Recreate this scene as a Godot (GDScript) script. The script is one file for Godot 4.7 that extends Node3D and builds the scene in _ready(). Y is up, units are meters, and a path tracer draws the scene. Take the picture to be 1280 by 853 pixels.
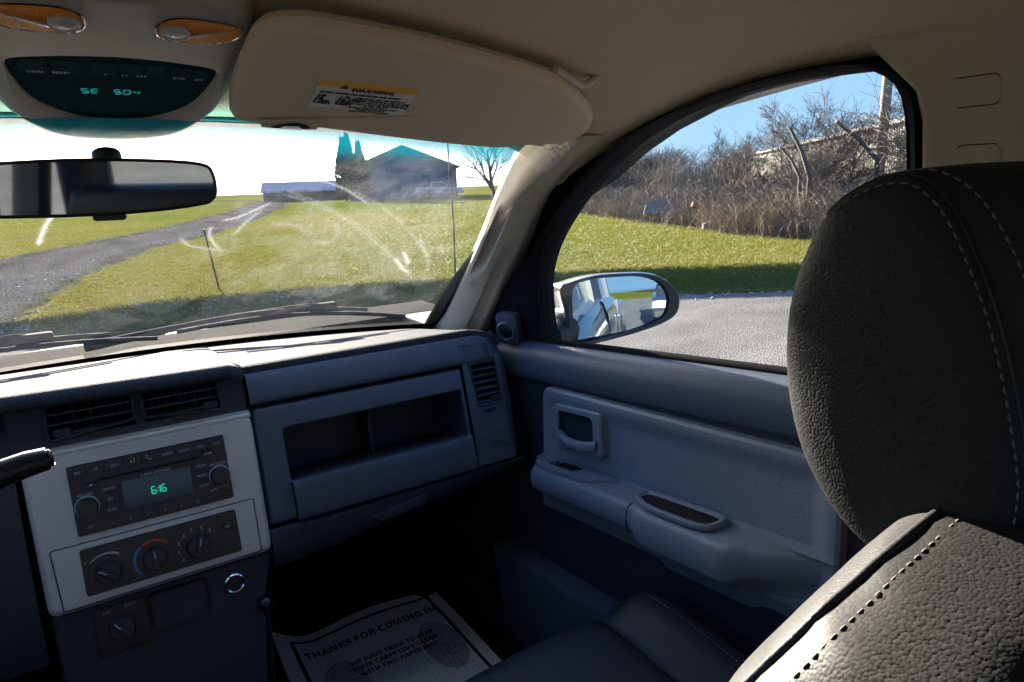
extends Node3D
# Interior of a pickup cab seen from between the front seats, looking ahead and to the passenger side.
# World axes: x to the passenger side, y up from the parking lot, -z ahead. Metres.

var M := {}
var origin := {}
var taken := {}
var rng := RandomNumberGenerator.new()

# ------------------------------------------------------------------ scene helpers
func numbered(called: String) -> String:
	if not taken.has(called):
		taken[called] = 0
		return called
	taken[called] += 1
	return "%s_%03d" % [called, taken[called]]

func tag(o: Node, label: String, category: String, group := "", kind := "") -> void:
	if label != "": o.set_meta("label", label)
	if category != "": o.set_meta("category", category)
	if group != "": o.set_meta("group", group)
	if kind != "": o.set_meta("kind", kind)

# A thing at its base; its parts are given in world coordinates (world = true) or in the thing's own axes.
func thing(called: String, label: String, category: String, at := Vector3.ZERO, group := "", world := true, turn := 0.0) -> Node3D:
	var o := Node3D.new()
	o.name = numbered(called)
	add_child(o)
	o.position = at
	o.rotation.y = turn
	tag(o, label, category, group)
	origin[o] = -at if world else Vector3.ZERO
	return o

func part(called: String, mesh: Mesh, mat: Material, parent: Node, label := "") -> MeshInstance3D:
	var o := MeshInstance3D.new()
	o.name = called
	o.mesh = mesh
	o.material_override = mat
	parent.add_child(o, true)
	if origin.has(parent): o.position = origin[parent]
	if label != "": o.set_meta("label", label)
	return o

func setting(called: String, mesh: Mesh, mat: Material, label: String, category: String, kind := "structure") -> MeshInstance3D:
	var o := MeshInstance3D.new()
	o.name = numbered(called)
	o.mesh = mesh
	o.material_override = mat
	add_child(o)
	tag(o, label, category, "", kind)
	return o

# ------------------------------------------------------------------ mesh builder
class MB:
	var v := PackedVector3Array()
	var t := PackedInt32Array()
	var uv := PackedVector2Array()

	func grid(rows: Array, closed := false, flip := false) -> int:
		var at := v.size()
		var n: int = rows[0].size()
		for r in rows: v.append_array(r)
		var m := n if closed else n - 1
		for i in rows.size() - 1:
			for j in m:
				var a := at + i * n + j
				var b := at + i * n + (j + 1) % n
				var c := a + n
				var d := b + n
				if flip: t.append_array(PackedInt32Array([a, b, c, b, d, c]))
				else: t.append_array(PackedInt32Array([a, c, b, b, c, d]))
		return at

	func fan(first: int, n: int, flip := false) -> void:
		var mid := Vector3.ZERO
		for i in n: mid += v[first + i]
		v.append(mid / n)
		var c := v.size() - 1
		for i in n:
			var a := first + i
			var b := first + (i + 1) % n
			if flip: t.append_array(PackedInt32Array([a, c, b]))
			else: t.append_array(PackedInt32Array([a, b, c]))

	# closed loops of equal length, one behind the other
	# drops the faces whose middle lies in the box, so that an opening is left
	func cut(lo: Vector3, hi: Vector3) -> void:
		var kept := PackedInt32Array()
		var box := AABB(lo, hi - lo)
		for f in t.size() / 3:
			if not box.has_point((v[t[f * 3]] + v[t[f * 3 + 1]] + v[t[f * 3 + 2]]) / 3.0): kept.append_array(t.slice(f * 3, f * 3 + 3))
		t = kept

	func loft(loops: Array, cap_first := true, cap_last := true) -> void:
		var at := grid(loops, true)
		var n: int = loops[0].size()
		if cap_first: fan(at, n, false)
		if cap_last: fan(at + (loops.size() - 1) * n, n, true)

	func box(lo: Vector3, hi: Vector3) -> void:
		var c := (lo + hi) / 2.0
		solid(Transform3D(Basis(), c), hi - lo)

	func solid(T: Transform3D, size: Vector3) -> void:
		var h := size / 2.0
		var at := v.size()
		for k in 8:
			v.append(T * Vector3(h.x if k & 1 else -h.x, h.y if k & 2 else -h.y, h.z if k & 4 else -h.z))
		for q in [[0, 2, 3, 1], [4, 5, 7, 6], [0, 4, 6, 2], [1, 3, 7, 5], [2, 6, 7, 3], [0, 1, 5, 4]]:
			t.append_array(PackedInt32Array([at + q[0], at + q[1], at + q[2], at + q[0], at + q[2], at + q[3]]))

	func tube(p: PackedVector3Array, r: PackedFloat32Array, sides := 8, caps := true) -> void:
		var loops := []
		var side := Vector3.ZERO
		for i in p.size():
			var d := (p[mini(i + 1, p.size() - 1)] - p[maxi(i - 1, 0)]).normalized()
			if side == Vector3.ZERO:
				side = d.cross(Vector3.UP if absf(d.y) < 0.9 else Vector3.RIGHT).normalized()
			side = (side - d * side.dot(d)).normalized()
			var up := side.cross(d)
			var ring := PackedVector3Array()
			for k in sides:
				var a := TAU * k / sides
				ring.append(p[i] + (side * cos(a) + up * sin(a)) * r[mini(i, r.size() - 1)])
			loops.append(ring)
		loft(loops, caps, caps)

	# profile: (radius, height) pairs round the local z axis of T
	func lathe(profile: PackedVector2Array, T: Transform3D, sides := 24) -> void:
		var loops := []
		for q in profile:
			var ring := PackedVector3Array()
			for k in sides:
				var a := TAU * k / sides
				ring.append(T * Vector3(cos(a) * q.x, sin(a) * q.x, q.y))
			loops.append(ring)
		loft(loops, true, true)

	# outline in T's xy plane, front at z = 0 facing +z, rounded front edge
	func slab(outline: PackedVector2Array, T: Transform3D, depth: float, bevel := 0.002, steps := 3) -> void:
		var loops := []
		loops.append(MB.lift(outline, T, -depth))
		for s in steps + 1:
			var a := PI / 2.0 * s / steps
			loops.append(MB.lift(MB.inset(outline, bevel * (1.0 - cos(a))), T, -bevel + bevel * sin(a)))
		loft(loops, true, true)

	static func lift(o: PackedVector2Array, T: Transform3D, z: float) -> PackedVector3Array:
		var r := PackedVector3Array()
		for q in o: r.append(T * Vector3(q.x, q.y, z))
		return r

	static func inset(o: PackedVector2Array, d: float) -> PackedVector2Array:
		var r := PackedVector2Array()
		var n := o.size()
		var area := 0.0
		for i in n: area += o[i].cross(o[(i + 1) % n])
		var s := 1.0 if area > 0.0 else -1.0
		for i in n:
			var a := (o[i] - o[(i + n - 1) % n]).normalized()
			var b := (o[(i + 1) % n] - o[i]).normalized()
			var na := Vector2(-a.y, a.x) * s
			var nb := Vector2(-b.y, b.x) * s
			var m := (na + nb)
			if m.length() < 0.01: m = na
			m = m.normalized()
			r.append(o[i] + m * d / maxf(0.5, m.dot(na)))
		return r

	func done(angle := 38.0) -> ArrayMesh:
		var nf := t.size() / 3
		var fn := PackedVector3Array()
		fn.resize(nf)
		var head := PackedInt32Array()
		head.resize(v.size() + 1)
		for i in t.size(): head[t[i] + 1] += 1
		for i in v.size(): head[i + 1] += head[i]
		var fill := head.duplicate()
		var adj := PackedInt32Array()
		adj.resize(t.size())
		for f in nf:
			var a := v[t[f * 3]]
			fn[f] = (v[t[f * 3 + 2]] - a).cross(v[t[f * 3 + 1]] - a)
			for k in 3:
				var w := t[f * 3 + k]
				adj[fill[w]] = f
				fill[w] += 1
		var unit := PackedVector3Array()
		unit.resize(nf)
		for f in nf: unit[f] = fn[f].normalized()
		var P := PackedVector3Array()
		var N := PackedVector3Array()
		var U := PackedVector2Array()
		P.resize(t.size())
		N.resize(t.size())
		if uv.size() == v.size(): U.resize(t.size())
		var lim := cos(deg_to_rad(angle))
		for f in nf:
			if unit[f] == Vector3.ZERO: unit[f] = Vector3.UP
			for k in 3:
				var w := t[f * 3 + k]
				var s := Vector3.ZERO
				for q in range(head[w], head[w + 1]):
					var g := adj[q]
					if unit[g].dot(unit[f]) > lim: s += fn[g]
				if s.length_squared() < 1e-24: s = unit[f]
				P[f * 3 + k] = v[w]
				N[f * 3 + k] = s.normalized()
				if U.size() > 0: U[f * 3 + k] = uv[w]
		var arr := []
		arr.resize(Mesh.ARRAY_MAX)
		arr[Mesh.ARRAY_VERTEX] = P
		arr[Mesh.ARRAY_NORMAL] = N
		if U.size() > 0: arr[Mesh.ARRAY_TEX_UV] = U
		var m := ArrayMesh.new()
		m.add_surface_from_arrays(Mesh.PRIMITIVE_TRIANGLES, arr)
		return m

# rounded rectangle round (cx, cy)
func rr(cx: float, cy: float, w: float, h: float, r: float, n := 4) -> PackedVector2Array:
	var o := PackedVector2Array()
	r = minf(r, minf(w, h) / 2.0 - 0.00001)
	for c in 4:
		var mx := cx + (w / 2.0 - r) * (1.0 if c == 0 or c == 3 else -1.0)
		var my := cy + (h / 2.0 - r) * (1.0 if c < 2 else -1.0)
		for k in n + 1:
			var a := PI / 2.0 * (c + float(k) / n)
			o.append(Vector2(mx + cos(a) * r, my + sin(a) * r))
	return o

# four corners (any order round) turned into a loop with rounded corners
func rounded(c: Array, r: float, n := 4) -> PackedVector2Array:
	var o := PackedVector2Array()
	var m := c.size()
	for i in m:
		var p: Vector2 = c[i]
		var a: Vector2 = c[(i + m - 1) % m]
		var b: Vector2 = c[(i + 1) % m]
		var s := p + (a - p).normalized() * minf(r, (a - p).length() * 0.48)
		var e := p + (b - p).normalized() * minf(r, (b - p).length() * 0.48)
		for k in n + 1:
			var f := float(k) / n
			o.append(s.lerp(p, f).lerp(p.lerp(e, f), f))
	return o

# smooth closed curve through the points
func smooth_loop(c: Array, per := 6) -> PackedVector2Array:
	var o := PackedVector2Array()
	var m := c.size()
	for i in m:
		for k in per:
			var p: Vector2 = c[i]
			o.append(p.cubic_interpolate(c[(i + 1) % m], c[(i + m - 1) % m], c[(i + 2) % m], float(k) / per))
	return o

# smooth open curve through the points, n samples evenly along its length
func along(c: Array, n: int) -> PackedVector3Array:
	var fine := PackedVector3Array()
	var m := c.size()
	for i in m - 1:
		for k in 12:
			var p: Vector3 = c[i]
			fine.append(p.cubic_interpolate(c[i + 1], c[maxi(i - 1, 0)], c[mini(i + 2, m - 1)], k / 12.0))
	fine.append(c[m - 1])
	var l := PackedFloat32Array([0.0])
	for i in fine.size() - 1: l.append(l[i] + fine[i].distance_to(fine[i + 1]))
	var o := PackedVector3Array()
	var at := 0
	for k in n:
		var want := l[l.size() - 1] * k / (n - 1)
		while at < fine.size() - 2 and l[at + 1] < want: at += 1
		var seg := l[at + 1] - l[at]
		o.append(fine[at].lerp(fine[at + 1], clampf((want - l[at]) / maxf(seg, 1e-9), 0.0, 1.0)))
	return o

func slab_mesh(outline: PackedVector2Array, T: Transform3D, depth: float, bevel := 0.002, steps := 3) -> ArrayMesh:
	var b := MB.new()
	b.slab(outline, T, depth, bevel, steps)
	return b.done()

func tube_mesh(p: PackedVector3Array, r: Array, sides := 8) -> ArrayMesh:
	var b := MB.new()
	b.tube(p, PackedFloat32Array(r), sides)
	return b.done(60)

func lathe_mesh(profile: Array, T: Transform3D, sides := 24) -> ArrayMesh:
	var b := MB.new()
	b.lathe(PackedVector2Array(profile), T, sides)
	return b.done()

func box_mesh(lo: Vector3, hi: Vector3, bevel := 0.0) -> ArrayMesh:
	var b := MB.new()
	if bevel <= 0.0:
		b.box(lo, hi)
	else:
		var s := hi - lo
		var c := (lo + hi) / 2.0
		var loops := []
		for q in [[0.0, 1.0], [0.3, 0.3], [1.0, 0.0]]:
			loops.append(MB.lift(rr(0, 0, s.x - 2 * bevel * q[1], s.y - 2 * bevel * q[1], bevel, 2), Transform3D(Basis(), c), s.z / 2.0 - bevel * q[0]))
		var back := []
		for q in [[1.0, 0.0], [0.3, 0.3], [0.0, 1.0]]:
			back.append(MB.lift(rr(0, 0, s.x - 2 * bevel * q[1], s.y - 2 * bevel * q[1], bevel, 2), Transform3D(Basis(), c), -s.z / 2.0 + bevel * q[0]))
		loops.append_array(back)
		loops.reverse()
		b.loft(loops, true, true)
	return b.done()

func sheet_mesh(rows: Array, flip := false, angle := 38.0) -> ArrayMesh:
	var b := MB.new()
	b.grid(rows, false, flip)
	return b.done(angle)

func text_mesh(words: String, height: float, bold := false, deep := 0.0004) -> ArrayMesh:
	var f := SystemFont.new()
	f.font_names = PackedStringArray(["Droid Sans"])
	if bold: f.font_weight = 700
	var tm := TextMesh.new()
	tm.text = words
	tm.font = f
	tm.font_size = 48
	tm.pixel_size = height / 34.0
	tm.depth = deep
	tm.curve_step = 4.0
	var m := ArrayMesh.new()
	m.add_surface_from_arrays(Mesh.PRIMITIVE_TRIANGLES, tm.get_mesh_arrays())
	return m

func words_on(called: String, words: String, height: float, T: Transform3D, mat: Material, parent: Node, bold := false) -> MeshInstance3D:
	var o := part(called, text_mesh(words, height, bold), mat, parent)
	o.transform = Transform3D(Basis(), o.position) * T
	return o

# ------------------------------------------------------------------ materials
func image_noise(size: int, freq: float, type: int, octaves := 4, salt := 1) -> Image:
	var n := FastNoiseLite.new()
	n.seed = salt
	n.noise_type = type
	n.frequency = freq
	n.fractal_octaves = octaves
	if type == FastNoiseLite.TYPE_CELLULAR:
		n.cellular_return_type = FastNoiseLite.RETURN_DISTANCE2_SUB
		n.fractal_type = FastNoiseLite.FRACTAL_NONE
	return n.get_seamless_image(size, size)

func bump_texture(size: int, freq: float, type: int, strength: float, octaves := 3, salt := 1) -> ImageTexture:
	var im := image_noise(size, freq, type, octaves, salt)
	im.convert(Image.FORMAT_RGBA8)
	im.bump_map_to_normal_map(strength)
	return ImageTexture.create_from_image(im)

# rounded leather pebbles of uneven size with soft creases between them
func pebble_texture() -> ImageTexture:
	var n := FastNoiseLite.new()
	n.seed = 5
	n.noise_type = FastNoiseLite.TYPE_CELLULAR
	n.frequency = 0.04
	n.cellular_jitter = 0.9
	n.cellular_return_type = FastNoiseLite.RETURN_DISTANCE
	n.fractal_type = FastNoiseLite.FRACTAL_NONE
	n.domain_warp_enabled = true
	n.domain_warp_amplitude = 9.0
	n.domain_warp_frequency = 0.03
	var src := n.get_seamless_image(512, 512)
	var soft := image_noise(512, 0.012, FastNoiseLite.TYPE_SIMPLEX_SMOOTH, 2, 6)
	var im := Image.create(512, 512, false, Image.FORMAT_RGBA8)
	for y in 512:
		for x in 512:
			var d := src.get_pixel(x, y).r
			var h := clampf(1.0 - d * d * (0.75 + 0.5 * soft.get_pixel(x, y).r), 0, 1)
			im.set_pixel(x, y, Color(h, h, h))
	im.resize(256, 256, Image.INTERPOLATE_BILINEAR)
	im.bump_map_to_normal_map(5.0)
	return ImageTexture.create_from_image(im)

func ramp_texture(size: int, freq: float, stops: Array, octaves := 4, salt := 1, type := FastNoiseLite.TYPE_SIMPLEX_SMOOTH) -> ImageTexture:
	var src := image_noise(size, freq, type, octaves, salt)
	var g := Gradient.new()
	var at := PackedFloat32Array()
	var tone := PackedColorArray()
	for s in stops:
		at.append(s[0])
		tone.append(s[1])
	g.offsets = at
	g.colors = tone
	var im := Image.create(size, size, false, Image.FORMAT_RGB8)
	for y in size:
		for x in size:
			im.set_pixel(x, y, g.sample(src.get_pixel(x, y).r))
	return ImageTexture.create_from_image(im)

func lin(r: float, g: float, b: float, a := 1.0) -> Color:
	var c := Color(r, g, b).linear_to_srgb()
	c.a = a
	return c

func mat(called: String, c: Color, rough := 0.6, metal := 0.0, spec := 0.5) -> StandardMaterial3D:
	var m := StandardMaterial3D.new()
	m.resource_name = called
	m.albedo_color = c
	m.roughness = rough
	m.metallic = metal
	m.metallic_specular = spec
	M[called] = m
	return m

func grain(m: StandardMaterial3D, tex: Texture2D, scale: float, amount: float) -> void:
	m.normal_enabled = true
	m.normal_texture = tex
	m.normal_scale = amount
	m.uv1_triplanar = true
	m.uv1_world_triplanar = true
	m.uv1_scale = Vector3.ONE * scale

func blotch(m: StandardMaterial3D, tex: Texture2D, scale := 0.0) -> void:
	m.albedo_texture = tex
	m.uv1_triplanar = true
	m.uv1_world_triplanar = true
	if scale > 0.0: m.uv1_scale = Vector3.ONE * scale

func glow(called: String, c: Color, energy: float) -> StandardMaterial3D:
	var m := mat(called, Color(0.02, 0.02, 0.02), 0.5)
	m.emission_enabled = true
	m.emission = c
	m.emission_energy_multiplier = energy
	return m

func make_materials() -> void:
	var fine := bump_texture(256, 0.06, FastNoiseLite.TYPE_SIMPLEX_SMOOTH, 3.0, 3, 3)
	var pebble := pebble_texture()
	var cloth := bump_texture(256, 0.16, FastNoiseLite.TYPE_VALUE, 4.0, 2, 8)
	var dusty := ramp_texture(512, 0.02, [[0.0, Color(0.80, 0.80, 0.80)], [0.45, Color(0.90, 0.90, 0.90)], [0.62, Color(0.97, 0.97, 0.97)], [1.0, Color(1, 1, 1)]], 5, 21)
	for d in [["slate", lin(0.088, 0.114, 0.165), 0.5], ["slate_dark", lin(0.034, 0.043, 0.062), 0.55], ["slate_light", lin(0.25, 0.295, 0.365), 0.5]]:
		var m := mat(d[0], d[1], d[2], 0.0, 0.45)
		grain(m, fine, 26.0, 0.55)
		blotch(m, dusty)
	var pad := mat("dash_pad", lin(0.050, 0.056, 0.070), 0.85, 0.0, 0.14)
	grain(pad, fine, 18.0, 0.9)
	blotch(pad, dusty)
	var hl := mat("headliner", lin(0.62, 0.515, 0.365), 0.95, 0.0, 0.2)
	grain(hl, cloth, 42.0, 0.8)
	var vi := mat("visor_cloth", lin(0.60, 0.505, 0.37), 0.9, 0.0, 0.25)
	grain(vi, cloth, 45.0, 0.9)
	var be := mat("beige_plastic", lin(0.47, 0.41, 0.325), 0.5, 0.0, 0.4)
	grain(be, fine, 30.0, 0.35)
	var cp := mat("console_plastic", lin(0.36, 0.325, 0.265), 0.5, 0.0, 0.4)
	grain(cp, fine, 40.0, 0.3)
	var le := mat("leather", lin(0.028, 0.028, 0.030), 0.55, 0.0, 0.32)
	grain(le, pebble, 30.0, 0.5)
	blotch(le, dusty)
	var lb := mat("leather_smooth", lin(0.034, 0.037, 0.046), 0.48, 0.0, 0.4)
	grain(lb, pebble, 22.0, 0.4)
	blotch(lb, dusty)
	mat("thread", lin(0.15, 0.145, 0.14), 0.8)
	var si := mat("silver", lin(0.50, 0.52, 0.54), 0.40, 0.30, 0.5)
	mat("ring_silver", lin(0.60, 0.62, 0.66), 0.32, 0.6, 0.5)
	mat("black", lin(0.012, 0.012, 0.014), 0.45)
	mat("black_gloss", lin(0.010, 0.011, 0.013), 0.18)
	mat("radio_black", lin(0.022, 0.022, 0.025), 0.38)
	mat("button", lin(0.030, 0.030, 0.034), 0.45)
	mat("frame_black", lin(0.012, 0.014, 0.019), 0.75, 0.0, 0.12)
	mat("rubber", lin(0.018, 0.018, 0.020), 0.85, 0.0, 0.12)
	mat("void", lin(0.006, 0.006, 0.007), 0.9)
	mat("chrome", lin(0.75, 0.76, 0.78), 0.16, 1.0)
	mat("white_print", lin(0.45, 0.46, 0.48), 0.6)
	mat("blue_print", lin(0.09, 0.20, 0.50), 0.6)
	mat("red_print", lin(0.50, 0.06, 0.05), 0.6)
	mat("screen_glass", lin(0.035, 0.033, 0.022), 0.12)
	mat("console_display", lin(0.006, 0.030, 0.036), 0.75, 0.0, 0.12)
	mat("display_key", lin(0.010, 0.040, 0.047), 0.75, 0.0, 0.15)
	glow("led_green", Color(0.05, 0.75, 0.58), 0.20)
	glow("led_teal", Color(0.05, 0.62, 0.60), 0.085)
	var am := mat("amber_lens", lin(0.85, 0.27, 0.02), 0.3, 0.0, 0.3)
	mat("clear_button", lin(0.42, 0.42, 0.40), 0.25)
	mat("paper_label", lin(0.62, 0.62, 0.58), 0.6)
	mat("label_orange", lin(0.78, 0.38, 0.02), 0.6)
	mat("ink", lin(0.02, 0.02, 0.022), 0.7)
	mat("mirror", lin(0.50, 0.62, 0.70), 0.02, 1.0)
	mat("dim_mirror", lin(0.50, 0.54, 0.52), 0.03, 1.0)
	var ca := mat("carpet", lin(0.016, 0.016, 0.018), 1.0, 0.0, 0.1)
	grain(ca, cloth, 20.0, 1.0)
	var gl := mat("pane", Color(0.9, 0.95, 0.95, 0.03), 0.02)
	gl.transparency = BaseMaterial3D.TRANSPARENCY_ALPHA
	var pn := mat("paint", lin(0.075, 0.085, 0.105), 0.30, 0.4)
	pn.clearcoat_enabled = true
	pn.clearcoat_roughness = 0.05
	var pdk := mat("dark_paint", lin(0.012, 0.016, 0.028), 0.3, 0.2)
	pdk.clearcoat_enabled = true
	pdk.clearcoat_roughness = 0.05
	var pw := mat("white_paint", lin(0.42, 0.43, 0.45), 0.35)
	pw.clearcoat_enabled = true
	var dg := mat("dark_glass", lin(0.02, 0.025, 0.03), 0.05)
	dg.clearcoat_enabled = true
	mat("tyre", lin(0.02, 0.02, 0.02), 0.85)
	mat("red_lamp", lin(0.45, 0.02, 0.02), 0.2)
	mat("headlamp", lin(0.7, 0.7, 0.7), 0.1)

# ------------------------------------------------------------------ shared surfaces of the cab
const DASH_TILT := 0.2618
func dash_frame() -> Transform3D:
	var c := cos(DASH_TILT)
	var s := sin(DASH_TILT)
	return Transform3D(Basis(Vector3.RIGHT, Vector3(0, c, -s), Vector3(0, s, c)), Vector3(0, 1.22, -1.04))

# slope coordinate of a height on the dash face
func ds(y: float) -> float:
	return (y - 1.22) / cos(DASH_TILT)

func shifted(T: Transform3D, x: float, y: float, z: float) -> Transform3D:
	return T * Transform3D(Basis(), Vector3(x, y, z))

func shield(x: float, t: float) -> Vector3:
	var z := lerpf(-1.52, -0.80, t) - 0.035 * sin(PI * t) + lerpf(0.45, 0.06, t) * x * x
	return Vector3(x, lerpf(1.272, 1.652, t) - 0.10 * x * x * t, z)

func pairs(p: Array) -> Array:
	var o := []
	for q in p: o.append(Vector2(q[0], q[1]))
	return o

func triples(p: Array) -> Array:
	var o := []
	for q in p: o.append(Vector3(q[0], q[1], q[2]))
	return o

# ------------------------------------------------------------------ dashboard
func vent(parent: Node, T: Transform3D, outline: PackedVector2Array, slats: int, vanes: int, tab: Vector2) -> void:
	var b := MB.new()
	var lo := outline[0]
	var hi := outline[0]
	for q in outline:
		lo = lo.min(q)
		hi = hi.max(q)
	b.loft([MB.lift(MB.inset(outline, -0.004), T, -0.004), MB.lift(MB.inset(outline, -0.004), T, 0.0015), MB.lift(MB.inset(outline, -0.0025), T, 0.003), MB.lift(outline, T, 0.0015), MB.lift(MB.inset(outline, 0.001), T, -0.045)], false, true)
	var v := part("vent", b.done(), M.slate_dark, parent)
	var back := MB.new()
	back.slab(MB.inset(outline, -0.001), shifted(T, 0, 0, -0.036), 0.004, 0.0005, 1)
	part("duct", back.done(), M.void, v)
	var mid := (lo + hi) / 2.0
	for i in slats:
		var y := lerpf(lo.y, hi.y, (i + 0.5) / slats)
		var s := MB.new()
		var tilt := Basis(Vector3.RIGHT, 0.25)
		s.solid(T * Transform3D(tilt, Vector3(mid.x, y, -0.008)), Vector3(hi.x - lo.x - 0.001, 0.0016, 0.013))
		part("slat", s.done(), M.slate, v)
	for i in vanes:
		var x := lerpf(lo.x, hi.x, (i + 0.5) / vanes)
		var s := MB.new()
		s.solid(shifted(T, x, mid.y, -0.024), Vector3(0.0012, hi.y - lo.y - 0.001, 0.014))
		part("vane", s.done(), M.slate_dark, v)
	part("tab", slab_mesh(rr(tab.x, tab.y, 0.020, 0.011, 0.002), shifted(T, 0, 0, 0.003), 0.012, 0.0015), M.slate_dark, v)

func knob(parent: Node, T: Transform3D, r: float, ring: bool, pointer: bool, turn := 0.0) -> void:
	var k := part("knob", lathe_mesh([Vector2(r * 1.05, -0.001), Vector2(r * 1.05, 0.003), Vector2(r, 0.004), Vector2(r * 0.94, 0.013), Vector2(r * 0.88, 0.0148), Vector2(r * 0.6, 0.0152)], T, 32), M.button, parent)
	if ring:
		var b := MB.new()
		var loops := []
		for q in [[1.20, 0.0], [1.18, 0.004], [1.08, 0.0062], [0.99, 0.0045], [0.98, 0.001]]:
			var loop := PackedVector3Array()
			for i in 40: loop.append(T * Vector3(cos(TAU * i / 40) * r * q[0], sin(TAU * i / 40) * r * q[0], q[1]))
			loops.append(loop)
		b.loft(loops, false, false)
		part("ring", b.done(60), M.ring_silver, k)
	if pointer:
		var grip := MB.new()
		var G := T * Transform3D(Basis(Vector3(0, 0, 1), turn), Vector3(0, 0, 0.0))
		grip.slab(rr(0, 0, r * 0.52, r * 1.9, r * 0.24), shifted(G, 0, 0, 0.021), 0.012, 0.002, 2)
		part("grip", grip.done(), M.button, k)
		part("pointer", slab_mesh(rr(0, r * 0.55, 0.0016, r * 0.7, 0.0004, 2), shifted(G, 0, 0, 0.0216), 0.001, 0.0002, 1), M.white_print, k)

func arc(T: Transform3D, r: float, a0: float, a1: float, w0: float, w1: float) -> ArrayMesh:
	var b := MB.new()
	var rows := [PackedVector3Array(), PackedVector3Array()]
	for i in 25:
		var a := lerpf(a0, a1, i / 24.0)
		var w := lerpf(w0, w1, i / 24.0)
		rows[0].append(T * Vector3(cos(a) * (r - w / 2), sin(a) * (r - w / 2), 0))
		rows[1].append(T * Vector3(cos(a) * (r + w / 2), sin(a) * (r + w / 2), 0))
	b.grid(rows)
	return b.done()

const SEGMENTS := {"0": "abcdef", "1": "bc", "5": "afgcd", "6": "afgedc", "S": "afgcd", "E": "adefg", "F": "aefg"}
func digits(called: String, words: String, h: float, T: Transform3D, m: Material, parent: Node) -> void:
	var x := 0.0
	var w := h * 0.52
	var s := h * 0.11
	for ch in words:
		var b := MB.new()
		if ch == ":":
			for y in [0.3, 0.7]: b.solid(shifted(T, x + s * 0.5, h * y, 0), Vector3(s, s, 0.0004))
			part(called, b.done(), m, parent)
			x += s * 2.4
			continue
		if ch == " ":
			x += w * 1.5
			continue
		if ch == "1":
			b.solid(shifted(T, x + s * 0.6, h * 0.5, 0), Vector3(s, h, 0.0004))
			part(called, b.done(), m, parent)
			x += s * 2.6
			continue
		for c in SEGMENTS[ch]:
			match c:
				"a": b.solid(shifted(T, x + w / 2, h, 0), Vector3(w - s, s, 0.0004))
				"g": b.solid(shifted(T, x + w / 2, h / 2, 0), Vector3(w - s, s, 0.0004))
				"d": b.solid(shifted(T, x + w / 2, 0, 0), Vector3(w - s, s, 0.0004))
				"b": b.solid(shifted(T, x + w, h * 0.75, 0), Vector3(s, h / 2 - s, 0.0004))
				"c": b.solid(shifted(T, x + w, h * 0.25, 0), Vector3(s, h / 2 - s, 0.0004))
				"f": b.solid(shifted(T, x, h * 0.75, 0), Vector3(s, h / 2 - s, 0.0004))
				"e": b.solid(shifted(T, x, h * 0.25, 0), Vector3(s, h / 2 - s, 0.0004))
		part(called, b.done(), m, parent)
		x += w * 1.45

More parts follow.
